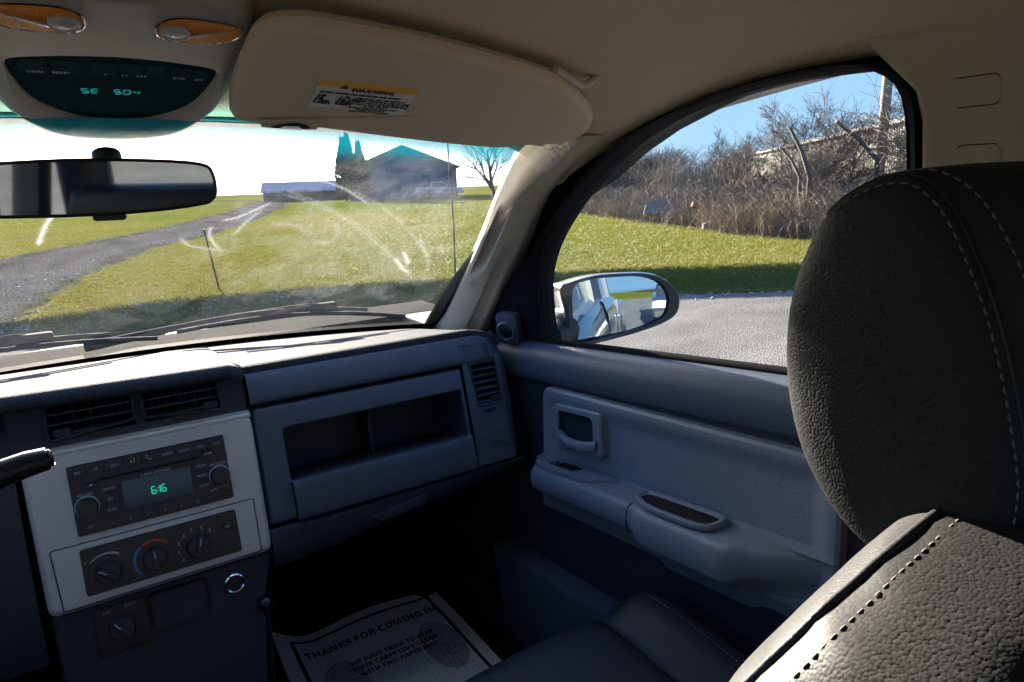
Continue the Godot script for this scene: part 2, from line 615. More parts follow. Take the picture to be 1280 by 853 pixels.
func build_dashboard() -> void:
	var t := thing("dashboard", "dark slate plastic dashboard with silver centre panel under the windshield", "dashboard", Vector3(0, 0.95, -1.1))
	var F := dash_frame()
	# top pad, passenger side then centre and driver side
	var rows := []
	for i in 30:
		var x := lerpf(0.134, 0.604, i / 29.0)
		var drop := 0.022 * pow(clampf((x - 0.53) / 0.07, 0, 1), 2.0)
		var fr := shield(x, 0.0).z + 0.02
		var pr := PackedVector3Array()
		for q in [[1.272, 0.0, 0.0], [1.284, 0.25, 1.0], [1.297, 0.55, 1.0], [1.309, 0.82, 1.0], [1.3165, 0.95, 1.0], [1.318, 0.985, 1.0], [1.3165, 1.0, 1.0], [1.311, 1.006, 1.0], [1.300, 1.0, 1.0]]:
			pr.append(Vector3(x, q[0] - drop, lerpf(fr, -1.074, q[1])))
		rows.append(pr)
	part("top_pad", sheet_mesh(rows, false, 50), M.dash_pad, t)
	rows = []
	for i in 40:
		var x := lerpf(-0.72, 0.1325, i / 39.0)
		var lift := 0.006 * clampf((0.13 - x) / 0.3, 0, 1) + 0.05 * smoothstep(-0.22, -0.40, x)
		var close := smoothstep(0.1325, 0.108, x)
		var fr := shield(x, 0.0).z + 0.02
		var pr := PackedVector3Array()
		for q in [[1.272, fr, 0.0], [1.288, -1.42, 0.1], [1.301, -1.30, 0.3], [1.316, -1.17, 0.7], [1.327, -1.09, 1.0], [1.332, -1.052, 1.0], [1.3325, -1.040, 1.0], [1.331, -1.031, 1.0], [1.326, -1.026, 1.0], [1.318, -1.0255, 1.0], [1.312, -1.030, 1.0], [1.310, -1.05, 1.0], [1.310, -1.10, 1.0]]:
			var z: float = q[1]
			if z > -1.075: z = lerpf(-1.072, z, 0.25 + 0.75 * close)
			pr.append(Vector3(x, q[0] + lift * q[2] - 0.012 * (1.0 - close) * q[2], z))
		rows.append(pr)
	part("centre_pad", sheet_mesh(rows, false, 50), M.dash_pad, t)
	# the vent recess under the centre pad
	var vp := MB.new()
	for q in [[-0.166, -0.1235, 1.245, 1.324], [-0.0195, -0.0075, 1.245, 1.324], [0.0945, 0.131, 1.245, 1.324], [-0.1235, -0.0195, 1.245, 1.2655], [-0.0075, 0.0945, 1.245, 1.2655], [-0.1235, -0.0195, 1.3195, 1.324], [-0.0075, 0.0945, 1.3175, 1.324]]:
		vp.slab(PackedVector2Array([Vector2(q[0], ds(q[2])), Vector2(q[1], ds(q[2])), Vector2(q[1], ds(q[3])), Vector2(q[0], ds(q[3]))]), shifted(F, 0, 0, -0.002), 0.06, 0.0002, 1)
	part("vent_panel", vp.done(), M.slate_dark, t)
	vent(t, F, rounded(pairs([[-0.122, ds(1.266)], [-0.021, ds(1.275)], [-0.021, ds(1.315)], [-0.122, ds(1.319)]]), 0.003), 4, 5, Vector2(-0.107, ds(1.273)))
	vent(t, F, rounded(pairs([[-0.006, ds(1.274)], [0.093, ds(1.266)], [0.093, ds(1.316)], [-0.006, ds(1.315)]]), 0.003), 4, 5, Vector2(0.080, ds(1.273)))
	for x in [-0.064, 0.045]:
		part("thumb_wheel", slab_mesh(rr(x, ds(1.263), 0.026, 0.006, 0.001), shifted(F, 0, 0, 0.0015), 0.004, 0.0008, 2), M.black, t)
	# upper panel over the passenger side, then the vertical seam at its end
	rows = []
	for i in 40:
		var x := lerpf(0.1345, 0.596, i / 39.0)
		var e := clampf((x - 0.54) / 0.056, 0, 1)
		var pr := PackedVector3Array()
		for q in [[1.3055, -0.030], [1.3085, -0.006], [1.3060, 0.0030], [1.300, 0.0062], [1.288, 0.0092], [1.274, 0.0098], [1.2645, 0.0085], [1.2605, 0.005], [1.2595, -0.004], [1.2595, -0.03]]:
			pr.append(F * Vector3(x, ds(q[0] - 0.022 * e * e * clampf((q[0] - 1.26) / 0.04, 0, 1)), q[1] - 0.03 * e * e * e))
		rows.append(pr)
	part("upper_panel", sheet_mesh(rows, true, 45), M.slate, t)
	# middle panel with the open tray
	var b := MB.new()
	var outer := rr(0.319, ds(1.1665), 0.371, 0.186, 0.006)
	var mouth := rr(0.336, ds(1.1765), 0.321, 0.085, 0.006)
	b.loft([MB.lift(outer, F, -0.05), MB.lift(outer, F, -0.006), MB.lift(MB.inset(outer, 0.004), F, 0.0035), MB.lift(MB.inset(outer, 0.0105), F, 0.0065), MB.lift(MB.inset(mouth, -0.003), F, 0.0060), MB.lift(MB.inset(mouth, -0.0008), F, 0.0045), MB.lift(mouth, F, 0.000), MB.lift(mouth, F, -0.006)], false, false)
	var mp := part("middle_panel", b.done(), M.slate, t)
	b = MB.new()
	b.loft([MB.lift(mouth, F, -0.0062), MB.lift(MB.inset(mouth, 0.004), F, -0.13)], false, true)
	part("tray", b.done(), M.slate_dark, mp)  # interior coloured darker than the panel, for the shade in the tray
	part("tray_divider", slab_mesh(pairs_loop([[0.0, -0.042], [0.006, -0.042], [0.006, 0.036], [0.0, 0.010]]), shifted(F, 0.338, ds(1.1765), -0.075), 0.055, 0.001, 1), M.slate_dark, mp)
	# lip under the tray and the glove box door below it
	rows = []
	for i in 20:
		var x := lerpf(0.175, 0.497, i / 19.0)
		var pr := PackedVector3Array()
		for q in [[1.1355, -0.002], [1.1365, 0.010], [1.1350, 0.0145], [1.131, 0.0160], [1.122, 0.0165], [1.10, 0.0150], [1.082, 0.0125], [1.0765, 0.010], [1.0755, 0.004], [1.0755, -0.01]]:
			pr.append(F * Vector3(x, ds(q[0]), q[1]))
		rows.append(pr)
	part("glove_box_lid", sheet_mesh(rows, true, 45), M.slate, t)
	part("side_seam", slab_mesh(rr(0.1745, ds(1.105), 0.0016, 0.062, 0.0005), shifted(F, 0, 0, 0.0075), 0.004, 0.0003, 1), M.black, t)
	# lower panel curling away towards the footwell, rising to the door
	rows = []
	for i in 36:
		var x := lerpf(0.131, 0.60, i / 35.0)
		var e := (x - 0.131) / 0.469
		var low := lerpf(1.012, 1.062, pow(e, 1.3))
		var pr := PackedVector3Array()
		for q in [[0.0, -0.010], [0.02, 0.002], [0.12, 0.007], [0.6, 0.004], [0.9, -0.004], [1.0, -0.016], [1.0, -0.04], [0.96, -0.30]]:
			pr.append(F * Vector3(x, ds(lerpf(1.0735, low, q[0])), q[1]))
		rows.append(pr)
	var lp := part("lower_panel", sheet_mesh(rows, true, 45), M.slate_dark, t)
	part("latch_handle", slab_mesh(rounded(pairs([[0.285, ds(1.050)], [0.305, ds(1.037)], [0.385, ds(1.044)], [0.40, ds(1.060)]]), 0.006), shifted(F, 0, 0, 0.0095), 0.006, 0.002, 2), M.slate_dark, lp)
	# end panel with the side vent
	rows = []
	for i in 40:
		var x := lerpf(0.5055, 0.606, i / 39.0)
		var e := clampf((x - 0.580) / 0.033, 0, 1)
		var pr := PackedVector3Array()
		for k in 60:
			var y := lerpf(1.2720, 1.074 + 0.012 * e, k / 59.0)
			pr.append(F * Vector3(x, ds(y), 0.0055 - 0.05 * e * e - (0.012 if k == 0 or k == 59 else 0.0)))
		rows.append(pr)
	b = MB.new()
	b.grid(rows, false, true)
	b.cut(Vector3(0.522, 1.186, -2), Vector3(0.575, 1.262, 0))
	var ep := part("end_panel", b.done(45), M.slate, t)
	part("edge_trim", tube_mesh(along(triples([[0.596, 1.302, -1.10], [0.601, 1.27, -1.085], [0.605, 1.22, -1.066], [0.606, 1.15, -1.048], [0.604, 1.095, -1.036]]), 24), [0.006], 8), M.slate, t)
	vent(ep, shifted(F, 0, 0, 0.0045), rounded(pairs([[0.527, ds(1.183)], [0.576, ds(1.184)], [0.573, ds(1.262)], [0.520, ds(1.265)]]), 0.004), 7, 0, Vector2(0.566, ds(1.190)))
	part("vent_wheel", slab_mesh(rr(0.547, ds(1.172), 0.026, 0.006, 0.001), shifted(F, 0, 0, 0.0075), 0.004, 0.0008, 2), M.black, ep)
	part("air_bag_badge", slab_mesh(rounded(pairs([[0.524, ds(1.104)], [0.577, ds(1.104)], [0.577, ds(1.139)], [0.524, ds(1.137)]]), 0.003), shifted(F, 0, 0, 0.0068), 0.003, 0.0006, 1), M.slate, ep)
	words_on("lettering", "SRS AIRBAG", 0.0042, shifted(F, 0.550, ds(1.112), 0.0071), M.slate_dark, ep)
	# demister grille above the side vent
	var g := MB.new()
	var G := shifted(F, 0, 0, 0.0085)
	g.slab(rounded(pairs([[0.508, ds(1.272)], [0.566, ds(1.270)], [0.560, ds(1.292)], [0.500, ds(1.295)]]), 0.004), G, 0.006, 0.0008, 1)
	var gr := part("demister_grille", g.done(), M.slate_dark, t)
	for i in 8:
		var x := lerpf(0.512, 0.556, i / 7.0)
		part("rib", slab_mesh(rr(x, ds(1.282), 0.0025, 0.017, 0.001, 2), shifted(F, 0, 0, 0.0112), 0.003, 0.0008, 1), M.slate, gr)
	build_centre_stack(t, F)
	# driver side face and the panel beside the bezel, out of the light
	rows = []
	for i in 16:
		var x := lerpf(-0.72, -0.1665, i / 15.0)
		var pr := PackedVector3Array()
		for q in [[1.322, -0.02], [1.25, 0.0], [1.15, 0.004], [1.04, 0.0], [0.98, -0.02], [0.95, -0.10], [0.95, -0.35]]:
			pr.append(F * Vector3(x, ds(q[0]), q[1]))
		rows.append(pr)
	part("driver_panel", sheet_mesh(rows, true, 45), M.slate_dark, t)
	# lower centre console below the bezel
	b = MB.new()
	b.slab(rounded(pairs([[-0.150, ds(0.70)], [0.070, ds(0.70)], [0.112, ds(0.985)], [0.131, ds(1.043)], [-0.156, ds(1.043)]]), 0.008), shifted(F, 0, 0, -0.004), 0.20, 0.006)
	var lc := part("lower_console", b.done(), M.slate_dark, t)
	part("selector_panel", slab_mesh(rounded(pairs([[-0.110, ds(0.972)], [-0.046, ds(0.972)], [-0.046, ds(1.034)], [-0.110, ds(1.034)]]), 0.004), shifted(F, 0, 0, -0.001), 0.006, 0.0015, 2), M.black, lc)
	knob(lc, shifted(F, -0.079, ds(1.003), -0.001), 0.016, false, true, 0.6)
	for w in [["2WD", -0.094, 1.027], ["4LOCK", -0.066, 1.029]]:
		words_on("lettering", w[0], 0.003, shifted(F, w[1], ds(w[2]), -0.0006), M.white_print, lc)
	b = MB.new()
	var po := rr(-0.005, ds(1.008), 0.070, 0.048, 0.004)
	b.loft([MB.lift(MB.inset(po, -0.004), F, -0.006), MB.lift(MB.inset(po, -0.003), F, -0.001), MB.lift(po, F, -0.002), MB.lift(MB.inset(po, 0.002), F, -0.05)], false, true)
	part("pocket", b.done(), M.black, lc)
	var O := shifted(F, 0.070, ds(1.012), -0.003)
	var so := part("power_outlet", lathe_mesh([Vector2(0.0145, -0.002), Vector2(0.0145, 0.004), Vector2(0.0128, 0.0055), Vector2(0.0112, 0.0045), Vector2(0.0108, -0.001)], O, 32), M.chrome, lc)
	part("socket", lathe_mesh([Vector2(0.0112, -0.004), Vector2(0.0112, 0.003), Vector2(0.006, 0.0036), Vector2(0.002, 0.003)], O, 24), M.black, so)

func pairs_loop(p: Array) -> PackedVector2Array:
	return PackedVector2Array(pairs(p))

func build_centre_stack(t: Node3D, F: Transform3D) -> void:
	# silver bezel with a rolled top edge
	var b := MB.new()
	var base := rounded(pairs([[-0.157, ds(1.042)], [0.130, ds(1.044)], [0.1325, ds(1.249)], [-0.160, ds(1.249)]]), 0.014)
	var loops := [MB.lift(base, F, -0.02)]
	for q in [[0.0, 0.002], [0.0012, 0.0052], [0.004, 0.0068], [0.008, 0.0075]]:
		loops.append(MB.lift(MB.inset(base, q[0]), F, q[1]))
	b.loft(loops, false, true)
	var bz := part("centre_bezel", b.done(), M.silver, t, "silver painted centre panel around radio and climate controls")
	var rows := []
	for i in 24:
		var x := lerpf(-0.159, 0.1315, i / 23.0)
		var pr := PackedVector3Array()
		for q in [[1.2445, 0.0070], [1.2475, 0.0085], [1.2510, 0.0070], [1.2545, 0.001], [1.2575, -0.008], [1.2585, -0.02]]:
			pr.append(F * Vector3(x, ds(q[0]), q[1]))
		rows.append(pr)
	part("rolled_edge", sheet_mesh(rows, true, 60), M.silver, bz)
	var plate := rounded(pairs([[-0.139, ds(1.047)], [0.113, ds(1.049)], [0.114, ds(1.1255)], [-0.143, ds(1.1255)]]), 0.003)
	part("plate_gap", slab_mesh(MB.inset(plate, -0.0015), shifted(F, 0, 0, 0.0079), 0.003, 0.0001, 1), M.black, bz)
	part("climate_plate", slab_mesh(plate, shifted(F, 0, 0, 0.0098), 0.004, 0.0015, 2), M.silver, bz)
	# radio
	var R := shifted(F, -0.0105, ds(1.1815), 0.0105)
	var rad := part("radio", slab_mesh(rr(0, 0, 0.1985, 0.0955, 0.003), R, 0.010, 0.0016, 2), M.radio_black, t, "black car radio face with two ringed knobs and green clock")
	knob(rad, shifted(R, -0.0830, -0.0105, 0.0), 0.0128, true, false)
	knob(rad, shifted(R, 0.0850, -0.0105, 0.0), 0.0128, true, false)
	part("disc_slot", slab_mesh(rr(-0.002, 0.0222, 0.128, 0.0035, 0.001, 2), shifted(R, 0, 0, 0.0004), 0.003, 0.0002, 1), M.void, rad)
	part("display_screen", slab_mesh(rr(0.004, -0.0075, 0.088, 0.041, 0.002, 2), shifted(R, 0, 0, 0.0006), 0.002, 0.0004, 1), M.screen_glass, rad)
	digits("clock_display", "6:16", 0.0098, shifted(R, -0.005, -0.014, 0.0011), M.led_green, rad)
	var names := ["RW", "FF", "SEEK", "", "", "MENU", "RADIO", "DISC", "AUX"]
	for i in 9:
		var x := lerpf(-0.088, 0.088, i / 8.0)
		part("button", slab_mesh(rr(x, 0.0385, 0.0205, 0.0125, 0.0012, 2), shifted(R, 0, 0, 0.0014), 0.003, 0.0006, 2), M.button, rad)
		if names[i] != "": words_on("lettering", names[i], 0.0026, shifted(R, x, 0.0372, 0.0015), M.white_print, rad)
	# telephone and voice symbols on the middle buttons
	var ph := MB.new()
	ph.tube(along([R * Vector3(-0.0035, 0.0418, 0.0018), R * Vector3(-0.0038, 0.0385, 0.0018), R * Vector3(-0.0015, 0.0355, 0.0018), R * Vector3(0.0018, 0.0348, 0.0018)], 10), PackedFloat32Array([0.0011, 0.0010, 0.0007, 0.0006, 0.0006, 0.0006, 0.0006, 0.0007, 0.0010, 0.0011]), 6)
	part("telephone_symbol", ph.done(), M.white_print, rad)
	var vs := MB.new()
	vs.tube(PackedVector3Array([R * Vector3(-0.0235, 0.0350, 0.0017), R * Vector3(-0.0235, 0.0395, 0.0017)]), PackedFloat32Array([0.0006]), 5)
	vs.tube(along([R * Vector3(-0.0215, 0.0350, 0.0017), R * Vector3(-0.0195, 0.0385, 0.0017), R * Vector3(-0.0205, 0.0418, 0.0017)], 6), PackedFloat32Array([0.0005]), 5)
	part("voice_symbol", vs.done(), M.white_print, rad)
	for q in [[-0.0555, 0.0085, "AM/FM"], [-0.0555, -0.0060, "SAT"], [-0.0555, -0.0205, "SCAN"], [0.0620, 0.0105, "MEDIA"], [0.0620, -0.0035, "MUSIC"], [0.0620, -0.0185, "SETUP"]]:
		part("button", slab_mesh(rr(q[0], q[1], 0.0215, 0.0125, 0.001, 2), shifted(R, 0, 0, 0.0012), 0.003, 0.0005, 2), M.button, rad)
		words_on("lettering", q[2], 0.0026, shifted(R, q[0], q[1] - 0.0012, 0.0013), M.white_print, rad)
	part("eject_button", slab_mesh(rr(-0.0745, 0.0175, 0.018, 0.0075, 0.0035), shifted(R, 0, 0, 0.0012), 0.003, 0.0006, 2), M.black_gloss, rad)
	var ej := MB.new()
	ej.slab(pairs_loop([[-0.0025, -0.001], [0.0025, -0.001], [0.0, 0.0018]]), shifted(R, -0.0745, 0.0175, 0.0015), 0.0004, 0.0001, 1)
	part("eject_symbol", ej.done(), M.white_print, rad)
	part("load_button", slab_mesh(rr(0.0740, 0.0260, 0.018, 0.0065, 0.003), shifted(R, 0, 0, 0.0012), 0.003, 0.0006, 2), M.black_gloss, rad)
	words_on("lettering", "LOAD", 0.0022, shifted(R, 0.0740, 0.0249, 0.0013), M.white_print, rad)
	for i in 6:
		var x := lerpf(-0.058, 0.050, i / 5.0)
		part("button", slab_mesh(rr(x, -0.0390, 0.0200, 0.0115, 0.001, 2), shifted(R, 0, 0, 0.0012), 0.003, 0.0005, 2), M.button, rad)
		words_on("lettering", str(i + 1), 0.0030, shifted(R, x, -0.0402, 0.0013), M.white_print, rad)
	for q in [["VOLUME", -0.083, 0.0063], ["SET", -0.083, -0.0375], ["TUNE SCROLL", 0.084, 0.0072], ["INFO", 0.074, -0.0300], ["AUDIO", 0.086, -0.0275], ["6 DISC MP3 WMA", 0.004, 0.0150]]:
		words_on("lettering", q[0], 0.0021, shifted(R, q[1], q[2], 0.0004), M.white_print, rad)
	part("aux_jack", lathe_mesh([Vector2(0.0034, -0.001), Vector2(0.0034, 0.001), Vector2(0.0018, 0.0012), Vector2(0.0016, -0.002)], shifted(R, 0.0890, -0.0385, 0.0), 16), M.black_gloss, rad)
	# climate controls
	var C := shifted(F, -0.0125, ds(1.088), 0.0115)
	var cl := part("climate_panel", slab_mesh(rr(0, 0, 0.1985, 0.0635, 0.004), C, 0.006, 0.0012, 2), M.radio_black, t, "black climate control panel with three rotary knobs")
	var K := [[-0.0705, -0.0075, 0.9], [-0.0135, -0.0065, 0.05], [0.0425, -0.0065, -0.25]]
	for q in K: knob(cl, shifted(C, q[0], q[1], 0.0), 0.0155, false, true, q[2])
	part("fan_scale", arc(shifted(C, K[0][0], K[0][1], 0.0006), 0.0265, 2.35, 0.95, 0.0010, 0.0032), M.white_print, cl)
	part("cool_scale", arc(shifted(C, K[1][0], K[1][1], 0.0006), 0.0255, 3.85, 2.2, 0.0034, 0.0034), M.blue_print, cl)
	part("warm_scale", arc(shifted(C, K[1][0], K[1][1], 0.0006), 0.0255, 2.1, 0.80, 0.0034, 0.0034), M.red_print, cl)
	for i in 7:
		var a := lerpf(3.75, 0.75, i / 6.0)
		var S := shifted(C, K[2][0] + cos(a) * 0.0255, K[2][1] + sin(a) * 0.0255, 0.0009)
		var s := MB.new()
		s.lathe(PackedVector2Array([Vector2(0.0011, -0.0004), Vector2(0.0011, 0.0002)]), shifted(S, -0.0004, 0.0022, 0), 8)
		s.tube(PackedVector3Array([S * Vector3(-0.001, 0.001, 0), S * Vector3(-0.0008, -0.0018, 0), S * Vector3(0.0018, -0.0022, 0)]), PackedFloat32Array([0.0005]), 5)
		if i % 2 == 0: s.tube(PackedVector3Array([S * Vector3(-0.0038, 0.0, 0), S * Vector3(-0.002, -0.0008, 0)]), PackedFloat32Array([0.0004]), 5)
		part("airflow_symbol", s.done(), M.white_print, cl)
	part("air_button", lathe_mesh([Vector2(0.0062, -0.001), Vector2(0.0062, 0.003), Vector2(0.0045, 0.0042)], shifted(C, 0.0850, 0.0110, 0.0), 20), M.button, cl)
	words_on("lettering", "A/C", 0.0026, shifted(C, 0.0850, 0.0098, 0.0045), M.white_print, cl)
	words_on("lettering", "O", 0.0030, shifted(C, -0.0945, 0.0135, 0.0006), M.white_print, cl)

func build_cab_controls() -> void:
	var t := thing("column_lever", "black tapered column lever with rounded tip beside radio", "lever", Vector3(-0.2, 1.3, -0.75))
	part("arm", tube_mesh(along(triples([[-0.42, 1.265, -0.80], [-0.30, 1.285, -0.775], [-0.22, 1.305, -0.765], [-0.162, 1.326, -0.757], [-0.125, 1.3345, -0.757], [-0.106, 1.3365, -0.757]]), 20), [0.008, 0.008, 0.008, 0.009, 0.009, 0.010, 0.0105, 0.011, 0.012, 0.0125, 0.013, 0.0135, 0.0138, 0.014, 0.0140, 0.0138, 0.0135, 0.013, 0.0125, 0.011], 16), M.black, t)
	var T := Transform3D(Basis.looking_at(Vector3(-1, -0.1, 0.02), Vector3.UP), Vector3(-0.1055, 1.3366, -0.757))
	part("tip_button", lathe_mesh([Vector2(0.0088, -0.002), Vector2(0.0088, 0.002), Vector2(0.0070, 0.0034), Vector2(0.0066, 0.0022), Vector2(0.004, 0.0022)], T, 20), M.black_gloss, t)
	var h := thing("transfer_lever", "small black ball knob on a thin rod under the silver panel", "lever", Vector3(0.10, 0.63, -0.97))
	part("rod", tube_mesh(PackedVector3Array([Vector3(0.112, 0.70, -1.05), Vector3(0.108, 0.93, -0.985), Vector3(0.106, 0.965, -0.972)]), [0.005], 8), M.black, h)
	part("ball", lathe_mesh([Vector2(0.003, -0.013), Vector2(0.009, -0.010), Vector2(0.0125, -0.003), Vector2(0.0125, 0.003), Vector2(0.009, 0.010), Vector2(0.003, 0.013)], Transform3D(Basis(), Vector3(0.106, 0.972, -0.970)), 20), M.black_gloss, h)

# ------------------------------------------------------------------ passenger door
# v is the height on the door, whose lines all fall a little towards the front; off is how far a point stands into the cab
func dp(z: float, v: float, off := 0.0) -> Vector3:
	return Vector3(0.64 - off, v + 0.1 * (z + 0.7), z)

func door_frame() -> Transform3D:
	# local x runs to the rear, local y up the door, local z into the cab
	var X := Vector3(0, 0.1, 1.0).normalized()
	var Z := Vector3(-1, 0, 0)
	return Transform3D(Basis(X, Z.cross(X), Z), Vector3(0.64, 0, -0.7) )

func door_loop(c: Array, r: float, n := 4) -> PackedVector2Array:
	# corners as (z, v); wound the right way round for a face that looks into the cab
	return rounded(pairs(c), r, n)

func lift_door(o: PackedVector2Array, off: float) -> PackedVector3Array:
	var r := PackedVector3Array()
	for q in o: r.append(dp(q.x, q.y, off))
	return r

func door_slab(o: PackedVector2Array, from: float, to: float, bevel: float, steps := 3) -> ArrayMesh:
	var b := MB.new()
	var loops := [lift_door(o, from)]
	for s in steps + 1:
		var a := PI / 2.0 * s / steps
		loops.append(lift_door(MB.inset(o, bevel * (1.0 - cos(a))), to - bevel + bevel * sin(a)))
	# z grows to the rear, so seen from the cab (looking to +x) the loop (z, v) runs the other way round
	for l in loops: l.reverse()
	b.loft(loops, true, true)
	return b.done()

func build_door() -> void:
	var t := thing("passenger_door", "slate blue passenger door trim with grey armrest and open view window", "door", Vector3(0.68, 0.62, -0.7))
	# lower trim board
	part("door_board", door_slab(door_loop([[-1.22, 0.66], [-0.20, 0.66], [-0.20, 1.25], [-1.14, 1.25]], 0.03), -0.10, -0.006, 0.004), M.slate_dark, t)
	# padded top rail
	var rows := []
	for i in 50:
		var z := lerpf(-1.235, -0.20, i / 49.0)
		var pr := PackedVector3Array()
		for q in [[1.285, -0.075], [1.306, -0.048], [1.3135, -0.036], [1.3160, -0.024], [1.3125, -0.008], [1.303, 0.003], [1.288, 0.0085], [1.268, 0.0095], [1.252, 0.0060], [1.245, 0.000], [1.240, -0.02]]:
			pr.append(dp(z, q[0], q[1]))
		rows.append(pr)
	part("top_rail", sheet_mesh(rows, false, 60), M.slate, t)
	# grey insert with a raised rim, dished in the middle
	var corners := [[-0.972, 1.040], [-0.398, 1.022], [-0.382, 1.07], [-0.388, 1.232], [-0.968, 1.242]]
	var o := door_loop(corners, 0.022)
	var rim := func(d: float, r: float) -> PackedVector2Array: return rounded(Array(MB.inset(PackedVector2Array(pairs(corners)), d)), r)
	var b := MB.new()
	var loops := [lift_door(o, -0.006), lift_door(o, 0.008), lift_door(rim.call(0.004, 0.020), 0.012), lift_door(rim.call(0.012, 0.018), 0.0125), lift_door(rim.call(0.022, 0.020), 0.009), lift_door(rim.call(0.034, 0.022), 0.0025), lift_door(rim.call(0.046, 0.022), 0.0)]
	for l in loops: l.reverse()
	b.loft(loops, false, true)
	part("insert_panel", b.done(), M.slate_light, t)
	# handle
	var hz := door_loop([[-0.936, 1.136], [-0.795, 1.140], [-0.798, 1.219], [-0.932, 1.216]], 0.012)
	b = MB.new()
	var cup := door_loop([[-0.918, 1.150], [-0.818, 1.153], [-0.822, 1.206], [-0.916, 1.204]], 0.010)
	loops = [lift_door(hz, -0.004), lift_door(hz, 0.0125), lift_door(MB.inset(hz, 0.0025), 0.0155), lift_door(MB.inset(cup, -0.002), 0.0150), lift_door(cup, 0.012)]
	for l in loops: l.reverse()
	b.loft(loops, false, false)
	var hd := part("door_handle", b.done(), M.slate_light, t)
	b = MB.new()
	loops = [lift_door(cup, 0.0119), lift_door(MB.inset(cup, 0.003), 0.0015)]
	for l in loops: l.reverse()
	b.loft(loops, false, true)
	part("recess", b.done(), M.slate_dark, hd)  # darker slate paints in the shade inside the recess
	rows = []
	for i in 20:
		var e := i / 19.0
		var z := lerpf(-0.919, -0.806, e)
		var bow := 0.012 * sin(PI * clampf(e, 0, 1)) + 0.004 * e
		var pr := PackedVector3Array()
		for q in [[1.149, 0.000], [1.149, 0.008], [1.1515, 0.0115], [1.158, 0.0135], [1.165, 0.0120], [1.1675, 0.007], [1.166, 0.000]]:
			pr.append(dp(z, q[0] - 0.006 * sin(PI * e) + 0.002 * e, q[1] + bow + 0.004))
		rows.append(pr)
	var lv := part("lever", sheet_mesh(rows, true, 60), M.slate_light, hd)
	for r in 2:
		for i in 7:
			var e := lerpf(0.18, 0.62, i / 6.0)
			var z := lerpf(-0.919, -0.806, e)
			part("grip_dot", lathe_mesh([Vector2(0.0017, -0.001), Vector2(0.0015, 0.0008), Vector2(0.0006, 0.0011)], Transform3D(Basis(Vector3(0, 1, 0), -PI / 2), dp(z, 1.1545 + r * 0.0058 - 0.006 * sin(PI * e), 0.0174 + 0.012 * sin(PI * e) + 0.004 * e)), 6), M.slate, lv)
	# armrest: a shelf along the door that swells at the pull cup
	rows = []
	for i in 60:
		var e := i / 59.0
		var z := lerpf(-0.985, -0.385, e)
		var out := 0.056
		out *= smoothstep(0.0, 0.07, e) * smoothstep(1.02, 0.80, e)
		var grip := smoothstep(0.50, 0.56, e) * smoothstep(0.84, 0.80, e)
		out += 0.010 * grip
		var top := 1.101 + 0.008 * e
		var low := 1.055 + 0.010 * e - 0.012 * grip
		var pr := PackedVector3Array()
		for q in [[top + 0.006, -0.004], [top + 0.001, 0.006], [top, 0.018], [top - 0.0005, out - 0.014], [top - 0.003, out - 0.005], [top - 0.009, out + 0.001], [lerpf(top, low, 0.5), out + 0.003], [low + 0.006, out], [low - 0.002, out - 0.008], [low - 0.012, out * 0.55], [low - 0.03, out * 0.2 + 0.004], [low - 0.06, 0.0]]:
			pr.append(dp(z, q[0], maxf(q[1], -0.004)))
		rows.append(pr)
	var ar := part("armrest", sheet_mesh(rows, false, 60), M.slate_light, t)
	# window switch plate lying on the armrest
	var P := Transform3D(Basis(Vector3(0, 0.1133, 1).normalized(), Vector3(1, 0, 0), Vector3(0, 1, -0.1133).normalized()), Vector3(0.64, 1.1050, -0.7))
	var plate := smooth_loop(pairs([[-0.262, -0.012], [-0.252, -0.042], [-0.20, -0.050], [-0.14, -0.047], [-0.108, -0.043], [-0.075, -0.016], [-0.062, -0.006], [-0.10, -0.0035], [-0.18, -0.0035], [-0.245, -0.004]]), 5)
	b = MB.new()
	b.slab(plate, shifted(P, 0, 0, 0.0062), 0.006, 0.0015, 2)
	var sp := part("switch_plate", b.done(), M.slate_light, ar)
	part("window_switch", slab_mesh(rounded(pairs([[-0.222, -0.036], [-0.150, -0.034], [-0.146, -0.014], [-0.214, -0.014]]), 0.002), shifted(P, 0, 0, 0.0074), 0.003, 0.0008, 1), M.black, ar)
	part("rocker", slab_mesh(rounded(pairs([[-0.190, -0.032], [-0.160, -0.031], [-0.158, -0.018], [-0.188, -0.018]]), 0.002), shifted(P, 0, 0, 0.0105), 0.005, 0.002, 2), M.black_gloss, ar)
	for x in [-0.207, -0.204]:
		part("switch_mark", slab_mesh(rr(x, -0.030 if x < -0.205 else -0.019, 0.004, 0.003, 0.0005, 2), shifted(P, 0, 0, 0.0078), 0.0006, 0.0001, 1), M.white_print, ar)
	# pull cup: raised rim round a flat plate, coloured black for the shade of a pocket
	var cup2 := smooth_loop(pairs([[0.012, -0.018], [0.016, -0.036], [0.050, -0.050], [0.100, -0.053], [0.150, -0.050], [0.160, -0.034], [0.158, -0.019], [0.150, -0.012], [0.085, -0.0115], [0.025, -0.0125]]), 5)
	b = MB.new()
	b.loft([MB.lift(MB.inset(cup2, -0.006), P, 0.003), MB.lift(MB.inset(cup2, -0.006), P, 0.0078), MB.lift(MB.inset(cup2, -0.0045), P, 0.0096), MB.lift(MB.inset(cup2, 0.001), P, 0.0092), MB.lift(MB.inset(cup2, 0.0040), P, 0.0065)], false, false)
	part("cup_rim", b.done(), M.slate_light, ar)
	part("cup_shade", slab_mesh(MB.inset(cup2, 0.003), shifted(P, 0, 0, 0.0046), 0.004, 0.0005, 1), M.void, ar)
